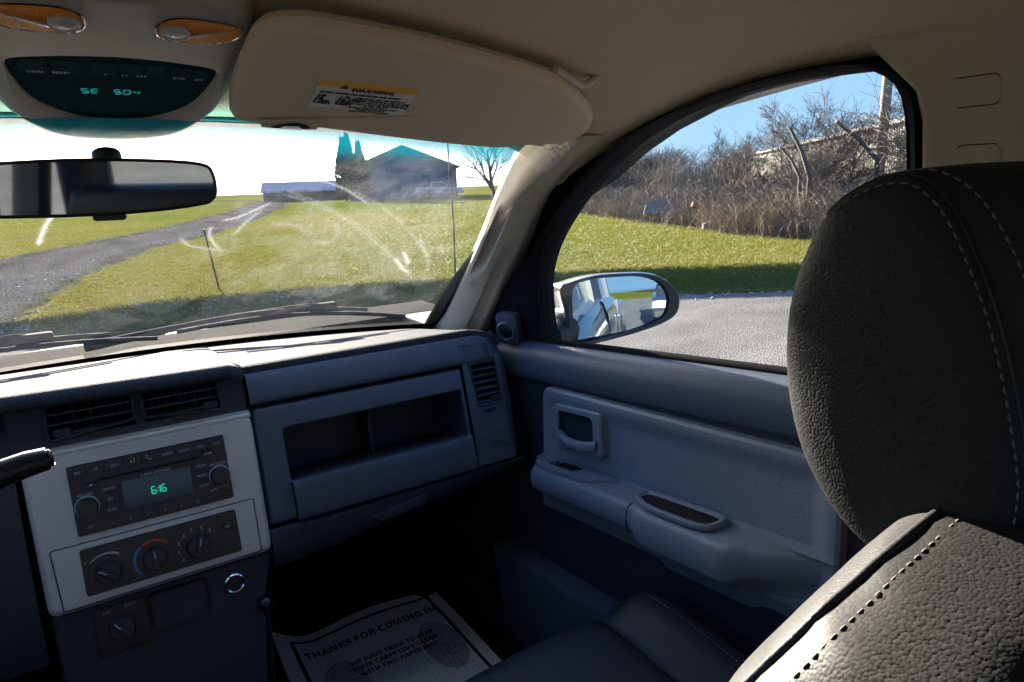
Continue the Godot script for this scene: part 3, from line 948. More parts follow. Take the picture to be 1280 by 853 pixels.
	part("shelf_seam", tube_mesh(PackedVector3Array([dp(-0.688, 1.104, 0.030), dp(-0.688, 1.1025, 0.052), dp(-0.688, 1.095, 0.0575), dp(-0.688, 1.075, 0.0592), dp(-0.688, 1.058, 0.054)]), [0.0011], 5), M.black, ar)
	# map pocket rail along the bottom of the door
	rows = []
	for i in 30:
		var z := lerpf(-1.12, -0.22, i / 29.0)
		var pr := PackedVector3Array()
		for q in [[0.874, -0.005], [0.874, 0.034], [0.8725, 0.038], [0.868, 0.040], [0.85, 0.039], [0.66, 0.020], [0.64, -0.005]]:
			pr.append(dp(z, q[0], q[1]))
		rows.append(pr)
	part("map_pocket", sheet_mesh(rows, false, 40), M.slate, t)
	# window frame: a wide dark band from the door seal to the glass
	var outer := along(triples([[0.668, 1.262, -1.262], [0.662, 1.276, -1.246], [0.644, 1.363, -1.129], [0.631, 1.429, -1.033], [0.621, 1.478, -0.960], [0.609, 1.538, -0.878], [0.597, 1.599, -0.782], [0.590, 1.633, -0.706], [0.586, 1.656, -0.628], [0.583, 1.670, -0.562], [0.581, 1.678, -0.495], [0.581, 1.682, -0.438], [0.581, 1.681, -0.388], [0.582, 1.675, -0.351], [0.585, 1.660, -0.330], [0.590, 1.636, -0.322], [0.600, 1.584, -0.321], [0.625, 1.460, -0.320], [0.652, 1.325, -0.320]]), 90)
	var inner := along(triples([[0.676, 1.272, -1.008], [0.674, 1.290, -1.009], [0.666, 1.329, -1.009], [0.655, 1.380, -0.998], [0.647, 1.424, -0.984], [0.635, 1.485, -0.936], [0.621, 1.553, -0.851], [0.611, 1.604, -0.763], [0.605, 1.635, -0.691], [0.601, 1.656, -0.616], [0.598, 1.668, -0.552], [0.597, 1.675, -0.487], [0.597, 1.676, -0.431], [0.597, 1.674, -0.381], [0.598, 1.669, -0.359], [0.601, 1.655, -0.345], [0.604, 1.639, -0.339], [0.615, 1.584, -0.338], [0.640, 1.460, -0.337], [0.666, 1.330, -0.337]]), 90)
	rows = []
	for i in 90:
		var a := outer[i]
		var c := inner[i]
		var push := Vector3(-0.010, -0.002, 0)
		rows.append(PackedVector3Array([a + Vector3(0.04, 0.012, 0), a, a.lerp(c, 0.12) + push, a.lerp(c, 0.5) + push, a.lerp(c, 0.86) + push * 0.8, a.lerp(c, 0.97) + Vector3(-0.002, 0, 0), c + Vector3(0.028, 0, 0)]))
	part("window_frame", sheet_mesh(rows, true, 50), M.frame_black, t)
	rows = []
	for i in 90:
		var c := inner[i]
		var a := outer[i]
		var d := (a - c).normalized()
		rows.append(PackedVector3Array([c + d * 0.012 + Vector3(-0.006, 0, 0), c + d * 0.007 + Vector3(-0.0115, 0, 0), c + Vector3(-0.009, 0, 0), c - d * 0.004 + Vector3(0.004, 0, 0), c - d * 0.003 + Vector3(0.016, 0, 0)]))
	part("window_seal", sheet_mesh(rows, true, 60), M.rubber, t)
	part("belt_seal", tube_mesh(PackedVector3Array([dp(-1.015, 1.3165, -0.032), dp(-0.7, 1.3175, -0.032), dp(-0.33, 1.3175, -0.032)]), [0.0075], 8), M.rubber, t)
	# front run channel between glass and sail
	part("run_channel", tube_mesh(along(triples([[0.672, 1.268, -1.006], [0.662, 1.33, -1.005], [0.646, 1.40, -0.988]]), 12), [0.006], 8), M.rubber, t)
	b = MB.new()
	var low := PackedVector3Array()
	var high := PackedVector3Array()
	for i in 90:
		high.append(inner[i] + Vector3(0.012, 0.004, 0))
		var zz := inner[i].z
		low.append(Vector3(0.690, 1.262 + 0.1 * (zz + 1.0), zz))
	b.grid([low, high])
	part("window_glass", b.done(), M.pane, t)
	# tweeter in the sail panel
	var T := Transform3D(Basis(Vector3(0.45, 0, 0.89).normalized(), Vector3(-0.17, 0.98, 0.09).normalized(), Vector3(-0.87, -0.19, 0.44).normalized()).orthonormalized(), Vector3(0.630, 1.305, -1.082))
	var tw := part("tweeter", slab_mesh(rr(0.0, 0.0, 0.046, 0.062, 0.008), shifted(T, 0, 0, 0.004), 0.020, 0.003, 2), M.slate, t)
	part("ring", lathe_mesh([Vector2(0.021, 0.0), Vector2(0.021, 0.008), Vector2(0.0185, 0.011), Vector2(0.0155, 0.010), Vector2(0.0140, 0.0055)], shifted(T, 0.0, -0.003, 0.0), 28), M.slate, tw)
	part("grille", lathe_mesh([Vector2(0.0142, 0.004), Vector2(0.0142, 0.0062), Vector2(0.010, 0.0082), Vector2(0.004, 0.0090)], shifted(T, 0.0, -0.003, 0.0), 24), M.black, tw)
	# outer skin of the same door
	rows = []
	for i in 12:
		var z := lerpf(-1.22, -0.16, i / 11.0)
		rows.append(PackedVector3Array([Vector3(0.70, 1.262 + 0.1 * (z + 1.0), z), Vector3(0.735, 1.245 + 0.06 * (z + 1.0), z), Vector3(0.765, 1.19, z), Vector3(0.785, 1.05, z), Vector3(0.785, 0.85, z), Vector3(0.765, 0.66, z), Vector3(0.74, 0.56, z)]))
	part("outer_skin", sheet_mesh(rows, true, 60), M.paint, t)

# ------------------------------------------------------------------ pillars, roof lining
func build_linings() -> void:
	# windshield pillar trim with a long scoop next to the glass
	var W := along(triples([[0.520, 1.640, -0.845], [0.525, 1.610, -0.885], [0.540, 1.556, -0.960], [0.560, 1.484, -1.053], [0.580, 1.407, -1.157], [0.600, 1.305, -1.290], [0.606, 1.262, -1.372]]), 70)
	var S := along(triples([[0.572, 1.640, -0.725], [0.578, 1.600, -0.815], [0.590, 1.554, -0.894], [0.606, 1.485, -0.978], [0.622, 1.404, -1.072], [0.640, 1.287, -1.190], [0.648, 1.245, -1.235]]), 70)
	var p := thing("pillar_trim", "beige plastic windshield pillar trim beside the passenger window", "trim", Vector3(0.62, 1.26, -1.25))
	var rows := []
	var inward := Vector3(-0.62, 0.05, 0.78).normalized()
	for i in 70:
		var e := i / 69.0
		var pr := PackedVector3Array()
		pr.append(W[i] + Vector3(0.02, 0.012, -0.03))
		for k in 25:
			var u := k / 24.0
			var bulge := 0.020 * pow(sin(PI * clampf(u, 0.0, 1.0)), 0.75)
			var flare := smoothstep(0.80, 1.0, e)
			bulge *= 1.0 + 0.6 * flare
			# scoop along the glass side
			var along_scoop := smoothstep(0.24, 0.31, e) * smoothstep(0.62, 0.50, e)
			var across := smoothstep(0.13, 0.18, u) * smoothstep(0.46, 0.33, u)
			bulge -= 0.020 * along_scoop * across
			# shallow fold on the door side
			bulge -= 0.006 * smoothstep(0.40, 0.6, e) * smoothstep(0.62, 0.70, u) * smoothstep(0.95, 0.82, u)
			pr.append(W[i].lerp(S[i], u) + inward * bulge)
		pr.append(S[i] + Vector3(0.03, 0, -0.01))
		rows.append(pr)
	part("cover", sheet_mesh(rows, true, 35), M.beige_plastic, p)
	for q in [[0.30, 0.60, 0.0125], [0.665, 0.34, 0.010]]:
		var i := int(q[0] * 69)
		var at := W[i].lerp(S[i], q[1]) + inward * 0.0205 * pow(sin(PI * q[1]), 0.75)
		var X := (S[i] - W[i]).normalized()
		var Y := (W[i - 1] - W[i + 1]).normalized()
		var T := Transform3D(Basis(X, Y, X.cross(Y)).orthonormalized(), at)
		part("screw_cap", lathe_mesh([Vector2(q[2], -0.004), Vector2(q[2], 0.0004), Vector2(q[2] * 0.93, 0.0012), Vector2(q[2] * 0.4, 0.0014)], T, 28), M.beige_plastic, p)
	# roof lining: one moulded sheet from the windshield to the rear window
	var b := MB.new()
	rows = []
	for i in 60:
		var e := i / 59.0
		var zr := lerpf(-0.812, 1.02, pow(e, 1.5))
		var yc := 1.691 + (zr + 0.70) * 0.25
		if zr > -0.52: yc = 1.736 + 0.040 * (1.0 - exp(-(zr + 0.52) * 6.0))
		if zr > 0.7: yc -= 0.10 * pow((zr - 0.7) / 0.32, 2.0)
		var ye: float
		if zr < -0.36: ye = side_edge(zr)
		else: ye = 1.682 - 0.10 * pow(maxf(0.0, zr - 0.5) / 0.5, 2.0)
		var xe := 0.583 + 0.10 * maxf(0.0, 1.66 - ye)
		var pr := PackedVector3Array()
		pr.append(Vector3(-xe - 0.05, ye + 0.02, zr))
		for k in 61:
			var u := k / 30.0 - 1.0
			var front := smoothstep(-0.45, -0.812, zr)
			var y := yc - (yc - ye) * pow(absf(u), 6.0)
			pr.append(Vector3(u * xe, y - 0.006 * u * u * front, zr - 0.045 * u * u * front))
		pr.append(Vector3(xe + 0.05, ye + 0.02, zr))
		rows.append(pr)
	# rolled front edge above the glass
	var lip := PackedVector3Array()
	for v in rows[0]: lip.append(v + Vector3(0, 0.018, -0.016))
	rows.push_front(lip)
	var hl := thing("headliner", "beige cloth roof lining over the whole cab", "headliner", Vector3(0, 1.66, -0.2))
	part("lining", sheet_mesh(rows, false, 60), M.headliner, hl)
	# centre pillar trim behind the door
	var c := thing("centre_pillar_trim", "beige plastic centre pillar trim with two blank covers behind headrest", "trim", Vector3(0.6, 0.7, -0.2))
	rows = []
	for i in 40:
		var e := i / 39.0
		var y := lerpf(1.695, 0.75, e)
		var lean := 0.2 * (y - 1.26)
		var pr := PackedVector3Array()
		for q in [[-0.334, 0.070], [-0.3235, 0.030], [-0.317, 0.005], [-0.312, 0.000], [-0.304, 0.0008], [-0.298, 0.004], [-0.285, 0.005], [-0.20, 0.004], [-0.12, 0.002], [-0.06, 0.004], [-0.045, 0.02], [-0.04, 0.06]]:
			var z: float = q[0]
			# the opening curves back round the top rear corner of the window
			var top := clampf((y - 1.625) / 0.06, 0, 1)
			if z < -0.29: z -= 0.055 * pow(top, 2.2) * (1.0 - (z + 0.334) / 0.044 * 0.2)
			pr.append(Vector3(0.652 - lean + q[1], y, z))
		rows.append(pr)
	var cv := part("cover", sheet_mesh(rows, true, 40), M.beige_plastic, c)
	for q in [[-0.278, 1.641, 0.041, 0.023], [-0.273, 1.589, 0.034, 0.020]]:
		var x: float = 0.652 - 0.2 * (q[1] - 1.26) + 0.005
		var T := Transform3D(Basis(Vector3(0, 0, 1), Vector3(-0.196, 0.98, 0), Vector3(-0.98, -0.196, 0)), Vector3(x, q[1], q[0]))
		part("blank_cover_gap", slab_mesh(rr(0, 0, q[2] + 0.0016, q[3] + 0.0016, 0.0065), shifted(T, 0, 0, 0.0003), 0.002, 0.0001, 1), M.void, cv)
		part("blank_cover", slab_mesh(rr(0, 0, q[2], q[3], 0.006), shifted(T, 0, 0, 0.0012), 0.003, 0.001, 2), M.beige_plastic, cv)

func side_edge(z: float) -> float:
	var k := [[-0.86, 1.556], [-0.782, 1.599], [-0.706, 1.633], [-0.628, 1.656], [-0.562, 1.670], [-0.495, 1.678], [-0.438, 1.682], [-0.30, 1.682]]
	for i in k.size() - 1:
		if z <= k[i + 1][0]: return lerpf(k[i][1], k[i + 1][1], clampf((z - k[i][0]) / (k[i + 1][0] - k[i][0]), 0, 1))
	return 1.682

# ------------------------------------------------------------------ overhead console, visor, inside mirror
func mirrored(half: Array) -> Array:
	# half outline from the front middle round the passenger side to the rear middle, completed counter-clockwise
	var o := []
	for q in half: o.append(Vector2(q[0], q[1]))
	for i in range(half.size() - 2, 0, -1): o.append(Vector2(-half[i][0], half[i][1]))
	return o

func build_overhead_console() -> void:
	var t := thing("overhead_console", "beige overhead console with compass display and two amber map lamps", "console", Vector3(0, 1.66, -0.7))
	var Z := Vector3(0, -0.972, 0.2346)
	var F := Transform3D(Basis(Vector3.RIGHT, Z.cross(Vector3.RIGHT), Z), Vector3(0, 1.665, -0.74))
	var o := smooth_loop(mirrored([[0.0, -0.113], [0.035, -0.108], [0.062, -0.088], [0.083, -0.045], [0.093, 0.010], [0.0925, 0.10], [0.0915, 0.160], [0.083, 0.188], [0.06, 0.199], [0.0, 0.203]]), 6)
	var d := smooth_loop(mirrored([[0.0, -0.053], [0.025, -0.048], [0.047, -0.030], [0.064, -0.002], [0.074, 0.045], [0.0755, 0.070], [0.069, 0.082], [0.04, 0.090], [0.018, 0.093], [0.0, 0.094]]), 6)
	var b := MB.new()
	b.loft([MB.lift(MB.inset(o, -0.010), F, -0.06), MB.lift(MB.inset(o, -0.004), F, -0.02), MB.lift(o, F, -0.012), MB.lift(MB.inset(o, 0.003), F, -0.004), MB.lift(MB.inset(o, 0.009), F, 0.000), MB.lift(MB.inset(o, 0.016), F, 0.0005), MB.lift(MB.inset(d, -0.005), F, -0.0005), MB.lift(MB.inset(d, -0.0012), F, -0.0025), MB.lift(d, F, -0.006)], false, false)
	var h := part("housing", b.done(), M.console_plastic, t)
	var disp := part("display_panel", slab_mesh(MB.inset(d, -0.0006), shifted(F, 0, 0, -0.0042), 0.006, 0.0006, 1), M.console_display, t)
	# text is read from the rear seat side: local y up the slope is the top of the panel
	for q in [[-0.059, 0.067, 0.022], [-0.036, 0.067, 0.022], [-0.010, 0.067, 0.020], [0.010, 0.067, 0.018], [0.028, 0.067, 0.016], [0.0480, 0.066, 0.017], [0.0655, 0.063, 0.014]]:
		part("button", slab_mesh(rr(q[0], q[1], q[2] - 0.002, 0.024, 0.003), shifted(F, 0, 0, -0.0034), 0.002, 0.0005, 1), M.display_key, disp)
	for q in [["US/M", -0.058, 0.0562], ["RESET", -0.0405, 0.0562], ["STEP", 0.0475, 0.0560], ["C/T", 0.0635, 0.0550]]:
		words_on("lettering", q[0], 0.0034, shifted(F, q[1], q[2], -0.0031), M.white_print, disp)
	var dots := [[1, -0.0090], [2, 0.0035], [3, 0.0150]]
	for q in dots:
		for i in q[0]:
			part("dot", lathe_mesh([Vector2(0.0008, -0.0004), Vector2(0.0008, 0.0002)], shifted(F, q[1] + i * 0.0028, 0.0565, -0.0031), 8), M.white_print, disp)
	digits("compass_display", "SE", 0.0098, shifted(F, -0.0270, 0.0130, -0.0036), M.led_teal, disp)
	digits("temperature_display", "50", 0.0098, shifted(F, -0.0020, 0.0130, -0.0036), M.led_teal, disp)
	words_on("degree_display", "°F", 0.0050, shifted(F, 0.0155, 0.0172, -0.0036), M.led_teal, disp)
	for s in [-1.0, 1.0]:
		var L := shifted(F, 0.0515 * s, 0.157, 0.0005) * Transform3D(Basis(Vector3(0, 0, 1), -0.10 * s), Vector3.ZERO)
		var lens := smooth_loop(pairs([[0.029, 0.001], [0.024, 0.0105], [0.008, 0.0135], [-0.016, 0.0125], [-0.0265, 0.006], [-0.0275, -0.004], [-0.021, -0.0115], [-0.002, -0.0125], [0.018, -0.0085]] if s > 0 else [[0.0275, -0.004], [0.0265, 0.006], [0.016, 0.0125], [-0.008, 0.0135], [-0.024, 0.0105], [-0.029, 0.001], [-0.018, -0.0085], [0.002, -0.0125], [0.021, -0.0115]]), 5)
		for i in lens.size(): lens[i].y *= 1.45
		b = MB.new()
		b.loft([MB.lift(MB.inset(lens, -0.0020), L, -0.004), MB.lift(MB.inset(lens, -0.0018), L, 0.0012), MB.lift(MB.inset(lens, -0.0006), L, 0.0018), MB.lift(lens, L, 0.0006)], false, false)
		var lamp := part("map_lamp", b.done(), M.chrome, t)
		part("lens", slab_mesh(lens, shifted(L, 0, 0, 0.0016), 0.004, 0.0012, 2), M.amber_lens, lamp)
		for i in 17:
			var x := lerpf(-0.024, 0.024, i / 16.0)
			var hgt := 0.031 * sqrt(maxf(0.05, 1.0 - pow(x / 0.030, 2.0))) * 0.86
			part("lens_rib", slab_mesh(rr(x, 0.0005, 0.0012, hgt, 0.0005, 2), shifted(L, 0, 0, 0.0022), 0.001, 0.0005, 1), M.amber_lens, lamp)
		part("lamp_button", lathe_mesh([Vector2(0.0100, -0.001), Vector2(0.0100, 0.0024), Vector2(0.0090, 0.0036), Vector2(0.0082, 0.0030), Vector2(0.003, 0.0036)], shifted(L, -0.0165 * s, -0.001, 0.0012), 24), M.clear_button, lamp)
		var streak := MB.new()
		streak.tube(along([L * Vector3(-0.009 * s, -0.006, 0.0026), L * Vector3(0.004 * s, 0.002, 0.0030), L * Vector3(0.020 * s, 0.0100, 0.0026)], 10), PackedFloat32Array([0.0013, 0.0014, 0.0014, 0.0013, 0.0012, 0.0010, 0.0009, 0.0008, 0.0006, 0.0004]), 6)
		part("button_wing", streak.done(), M.clear_button, lamp)

func build_visor() -> void:
	var t := thing("sun_visor", "beige cloth passenger sun visor folded up, with a warning label", "sun visor", Vector3(0.3, 1.66, -0.65))
	var Z := Vector3(0, -0.96296, 0.26963)
	var F := Transform3D(Basis(Vector3.RIGHT, Z.cross(Vector3.RIGHT), Z), Vector3(0, 1.652, -0.70))
	var o := smooth_loop(pairs([[0.092, -0.006], [0.100, -0.018], [0.130, -0.026], [0.184, -0.034], [0.255, -0.054], [0.335, -0.075], [0.400, -0.089], [0.440, -0.095], [0.470, -0.088], [0.500, -0.083], [0.535, -0.080], [0.549, -0.066], [0.548, -0.030], [0.530, 0.003], [0.497, 0.038], [0.430, 0.088], [0.373, 0.116], [0.247, 0.151], [0.148, 0.168], [0.108, 0.168], [0.088, 0.150], [0.084, 0.105], [0.085, 0.050]]), 4)
	var b := MB.new()
	var loops := []
	for s in 9:
		var a := PI * s / 8.0
		loops.append(MB.lift(MB.inset(o, 0.009 * (1.0 - sin(a))), F, -0.010 - 0.010 * cos(a)))
	loops.append(MB.lift(MB.inset(o, 0.020), F, 0.0008))
	b.loft(loops, true, true)
	var pd := part("pad", b.done(50), M.visor_cloth, t)
	part("edge_welt", tube_mesh(closed(MB.lift(MB.inset(o, 0.0006), F, -0.0105)), [0.0016], 6), M.visor_cloth, t)
	# label: white sheet with an orange head
	var lab := [Vector2(0.155, 0.034), Vector2(0.257, 0.017), Vector2(0.250, 0.0815), Vector2(0.149, 0.0935)]
	var lb := part("warning_label", slab_mesh(rounded(lab, 0.003, 3), shifted(F, 0, 0, 0.0016), 0.0008, 0.0001, 1), M.paper_label, t, "white warning label with orange heading stuck on the visor")
	part("label_heading", slab_mesh(rounded([Vector2(0.1505, 0.0805), Vector2(0.2512, 0.0675), Vector2(0.250, 0.0815), Vector2(0.149, 0.0935)], 0.002, 2), shifted(F, 0, 0, 0.0019), 0.0004, 0.0001, 1), M.label_orange, lb)
	var T := shifted(F, 0.201, 0.0760, 0.0021) * Transform3D(Basis(Vector3(0, 0, 1), -0.125), Vector3.ZERO)
	words_on("lettering", "WARNING", 0.0066, shifted(T, 0.006, -0.0040, 0), M.ink, lb, true)
	b = MB.new()
	b.slab(pairs_loop([[-0.0295, -0.0035], [-0.0205, -0.0035], [-0.025, 0.0050]]), shifted(T, 0, 0, 0.0), 0.0003, 0.0001, 1)
	part("warning_triangle", b.done(), M.ink, lb)
	words_on("lettering", "EVEN WITH ADVANCED AIR BAGS", 0.0038, shifted(T, -0.001, -0.0142, -0.0002), M.ink, lb, true)
	var lines := ["Children can be killed or", "seriously injured by the air bag", "The back seat is the safest place", "Never put a rear-facing child seat", "in the front", "Always use seat belts and", "child restraints", "See owner's manual"]
	for i in lines.size():
		words_on("lettering", lines[i], 0.0019, shifted(T, 0.024, -0.0208 - i * 0.0043, -0.0002), M.ink, lb)
	# two pictograms: child seat and passenger before an air bag
	for k in 2:
		var c := Vector2(-0.033 + k * 0.022, -0.030)
		b = MB.new()
		var W := func(x: float, y: float) -> Vector3: return T * Vector3(c.x + x, c.y + y, -0.0001)
		b.tube(PackedVector3Array([W.call(-0.008, 0.010), W.call(-0.0075, -0.007), W.call(0.006, -0.0085)]), PackedFloat32Array([0.0008]), 5)
		b.tube(PackedVector3Array([W.call(-0.004, 0.004), W.call(-0.002, -0.003), W.call(0.005, -0.003), W.call(0.0085, -0.008)]), PackedFloat32Array([0.0021, 0.0025, 0.0017, 0.0012]), 6)
		b.lathe(PackedVector2Array([Vector2(0.0026, -0.0002), Vector2(0.0026, 0.0002)]), shifted(T, c.x - 0.0035 + 0.002 * k, c.y + 0.0085, -0.0001), 10)
		if k == 1:
			b.tube(along([W.call(0.008, 0.002), W.call(0.0075, 0.009), W.call(0.013, 0.0085), W.call(0.013, 0.003), W.call(0.008, 0.002)], 14), PackedFloat32Array([0.0006]), 5)
		part("pictogram", b.done(), M.ink, lb)
	# vanity latch on the front edge
	var K := shifted(F, 0.151, -0.0205, 0.0012)
	b = MB.new()
	var ol := smooth_loop(pairs([[-0.026, -0.006], [-0.022, 0.004], [-0.012, 0.012], [0.0, 0.0142], [0.012, 0.011], [0.022, 0.002], [0.026, -0.010]]), 5)
	b.slab(ol, K, 0.004, 0.0015, 2)
	var vl := part("latch_recess", b.done(), M.beige_plastic, t)
	part("latch_shade", slab_mesh(smooth_loop(pairs([[-0.018, -0.004], [-0.014, 0.004], [0.0, 0.0095], [0.013, 0.005], [0.018, -0.006]]), 5), shifted(K, 0, 0, 0.0004), 0.0015, 0.0002, 1), M.void, vl)  # flat near-black plate, painted shade with no hollow behind it
	part("latch_tab", slab_mesh(rounded(pairs([[-0.012, -0.004], [0.012, -0.006], [0.008, 0.002], [-0.009, 0.003]]), 0.002), shifted(K, 0, 0, 0.0016), 0.0015, 0.0005, 2), M.chrome, vl)
	# hinge rod at the pillar end
	part("hinge_rod", tube_mesh(along([F * Vector3(0.395, 0.112, -0.014), F * Vector3(0.42, 0.101, -0.011), F * Vector3(0.45, 0.088, -0.010), F * Vector3(0.475, 0.085, -0.022)], 14), [0.0045], 8), M.beige_plastic, t)

func closed(p: PackedVector3Array) -> PackedVector3Array:
	var o := p.duplicate()
	o.append(p[0])
	return o

func build_inside_mirror() -> void:
	var t := thing("rearview_mirror", "black framed rearview mirror hanging below the overhead console", "mirror", Vector3(-0.03, 1.64, -0.75))
	var N := Vector3(-0.16, -0.06, 0.985).normalized()
	var X := Vector3.UP.cross(N).normalized()
	var F := Transform3D(Basis(X, N.cross(X), N), Vector3(-0.036, 1.5895, -0.690))
	var o := smooth_loop(pairs([[0.102, -0.006], [0.101, 0.010], [0.093, 0.0185], [0.06, 0.0225], [0.0, 0.0245], [-0.06, 0.0225], [-0.093, 0.0185], [-0.101, 0.010], [-0.102, -0.006], [-0.098, -0.017], [-0.088, -0.0215], [-0.05, -0.0235], [0.0, -0.0242], [0.05, -0.0225], [0.088, -0.0185], [0.098, -0.014]]), 5)
	var b := MB.new()
	b.loft([MB.lift(MB.inset(o, 0.012), F, -0.028), MB.lift(MB.inset(o, 0.004), F, -0.022), MB.lift(o, F, -0.008), MB.lift(o, F, 0.0), MB.lift(MB.inset(o, 0.0012), F, 0.0012), MB.lift(MB.inset(o, 0.0028), F, 0.0004)], true, false)
	part("housing", b.done(), M.black, t)
	part("mirror_glass", slab_mesh(MB.inset(o, 0.0024), shifted(F, 0, 0, 0.0002), 0.002, 0.0002, 1), M.dim_mirror, t)
	part("stalk", tube_mesh(PackedVector3Array([F * Vector3(0.0, 0.004, -0.02), F * Vector3(0.004, 0.018, -0.045), F * Vector3(0.006, 0.020, -0.10)]), [0.006, 0.005, 0.006], 12), M.black, t)
	part("mount", lathe_mesh([Vector2(0.013, -0.006), Vector2(0.013, 0.0), Vector2(0.009, 0.006), Vector2(0.004, 0.009)], Transform3D(Basis.looking_at(Vector3(0, 0.88, -0.47), Vector3.RIGHT), F * Vector3(0.006, 0.022, -0.11)), 20), M.black, t)
	part("dimmer_tab", slab_mesh(rr(0.012, -0.0255, 0.026, 0.007, 0.003), shifted(F, 0, 0, -0.004), 0.008, 0.001, 2), M.black, t)

# ------------------------------------------------------------------ windshield
func stroke(im: Image, p: Array, width: float, strength: float, rough := 0.6, salt := 1) -> void:
	# a smear drawn through points given on the glass (0..1, 0..1), ragged like dried wash water
	var r := RandomNumberGenerator.new()
	r.seed = salt
	var pts := []
	for q in p: pts.append(Vector3(q[0] * im.get_width(), (1.0 - q[1]) * im.get_height(), 0))
	var c := along(pts, 260)
	for i in c.size():
		var e := i / float(c.size() - 1)
		var fade := smoothstep(0.0, 0.12, e) * smoothstep(1.0, 0.75, e)
		for k in 8:
			var w := width * (0.6 + 2.6 * r.randf() * r.randf())
			var x := int(c[i].x + r.randfn(0.0, w))
			var y := int(c[i].y + r.randfn(0.0, w))
			if x < 1 or y < 1 or x >= im.get_width() - 1 or y >= im.get_height() - 1: continue
			var a := strength * fade * (1.0 - rough * r.randf())
			for dx in 2:
				var px := im.get_pixel(x + dx, y)
				px.a = minf(0.42, px.a + 0.55 * a * (1.0 - px.a))
				im.set_pixel(x + dx, y, px)

func build_windshield() -> void:
	var t := thing("windshield", "dusty streaked windshield glass with a cyan shade band along top", "windshield", Vector3(0, 1.27, -1.5))
	var rows := []
	for i in 25:
		var pr := PackedVector3Array()
		for k in 41:
			var x := lerpf(-0.66, 0.66, k / 40.0)
			pr.append(shield(x, lerpf(-0.02, 1.04, i / 24.0)))
		rows.append(pr)
	part("glass", sheet_mesh(rows, false, 60), M.pane, t)
	# dried dust and wiper smears on the outside of the glass
	var im := Image.create(1536, 768, false, Image.FORMAT_RGBA8)
	var n := FastNoiseLite.new()
	n.seed = 4
	n.frequency = 0.006
	n.fractal_octaves = 5
	var r := RandomNumberGenerator.new()
	r.seed = 77
	for y in 768:
		for x in 1536:
			var a := 0.010 + 0.030 * maxf(0.0, n.get_noise_2d(x, y) + 0.1)
			# the patch that the wipers never clear is thicker and ragged
			var far := Vector2((x / 1536.0 - 0.78) / 0.17, ((1.0 - y / 768.0) - 0.62) / 0.42).length()
			a += 0.10 * smoothstep(1.15, 0.2, far + 0.9 * n.get_noise_2d(x * 1.7 + 300.0, y * 1.7)) * (0.55 + 0.9 * absf(n.get_noise_2d(x * 6.0, y * 2.0)))
			im.set_pixel(x, y, Color(0.86, 0.87, 0.88, a))
	for i in 4200:
		var x := r.randi_range(1, 1534)
		var y := r.randi_range(1, 766)
		var a := 0.12 + 0.30 * r.randf() * r.randf()
		im.set_pixel(x, y, Color(0.9, 0.9, 0.9, a))
		if r.randf() < 0.25: im.set_pixel(x + 1, y, Color(0.9, 0.9, 0.9, a * 0.8))
	var k := 0
	for s in smears():
		k += 1
		stroke(im, s[0], s[1], s[2], s[3], k)
	var m := mat("windshield_dust", Color(1, 1, 1), 0.8, 0.0, 0.2)
	m.albedo_texture = ImageTexture.create_from_image(im)
	m.transparency = BaseMaterial3D.TRANSPARENCY_ALPHA
	m.backlight_enabled = true
	m.backlight = Color(0.75, 0.76, 0.78)
	var b := MB.new()
	rows = []
	for i in 25:
		var pr := PackedVector3Array()
		for q in 41:
			var x := lerpf(-0.66, 0.66, q / 40.0)
			pr.append(shield(x, i / 24.0) + Vector3(0, 0.0045, -0.0025))
			b.uv.append(Vector2(q / 40.0, 1.0 - i / 24.0))
		rows.append(pr)
	b.grid(rows)
	part("dried_dust", b.done(60), m, t)
	# shade band: strip of dyed glass along the top, the dye thinning out at its lower edge
	var tb := mat("shade_band", lin(0.0, 0.40, 0.48, 0.92), 0.6, 0.0, 0.2)
	tb.transparency = BaseMaterial3D.TRANSPARENCY_ALPHA
	tb.backlight_enabled = true
	tb.backlight = Color(0.0, 0.50, 0.57)
	b = MB.new()
	var dye := PackedColorArray()
	rows = []
	for i in 7:
		var pr := PackedVector3Array()
		for q in 81:
			var x := lerpf(-0.475, 0.475, q / 80.0)
			var low := 0.930 + 0.004 * sin(x * 23.0) + 0.003 * sin(x * 71.0)
			pr.append(shield(x, lerpf(low, 1.02, i / 6.0)) + Vector3(0, -0.004, 0.002))
			dye.append(Color(1, 1, 1, [0.0, 0.22, 0.55, 0.82, 0.95, 1.0, 1.0][i]))
		rows.append(pr)
	b.grid(rows)
	tb.vertex_color_use_as_albedo = true
	part("shade_band", colored(b, dye), tb, t)
	# black painted border along the foot of the glass
	rows = []
	for i in 3:
		var pr := PackedVector3Array()
		for q in 41:
			var x := lerpf(-0.66, 0.66, q / 40.0)
			pr.append(shield(x, lerpf(-0.02, 0.035, i / 2.0)) + Vector3(0, -0.003, 0.002))
		rows.append(pr)
	part("black_border", sheet_mesh(rows, false, 60), M.black, t)

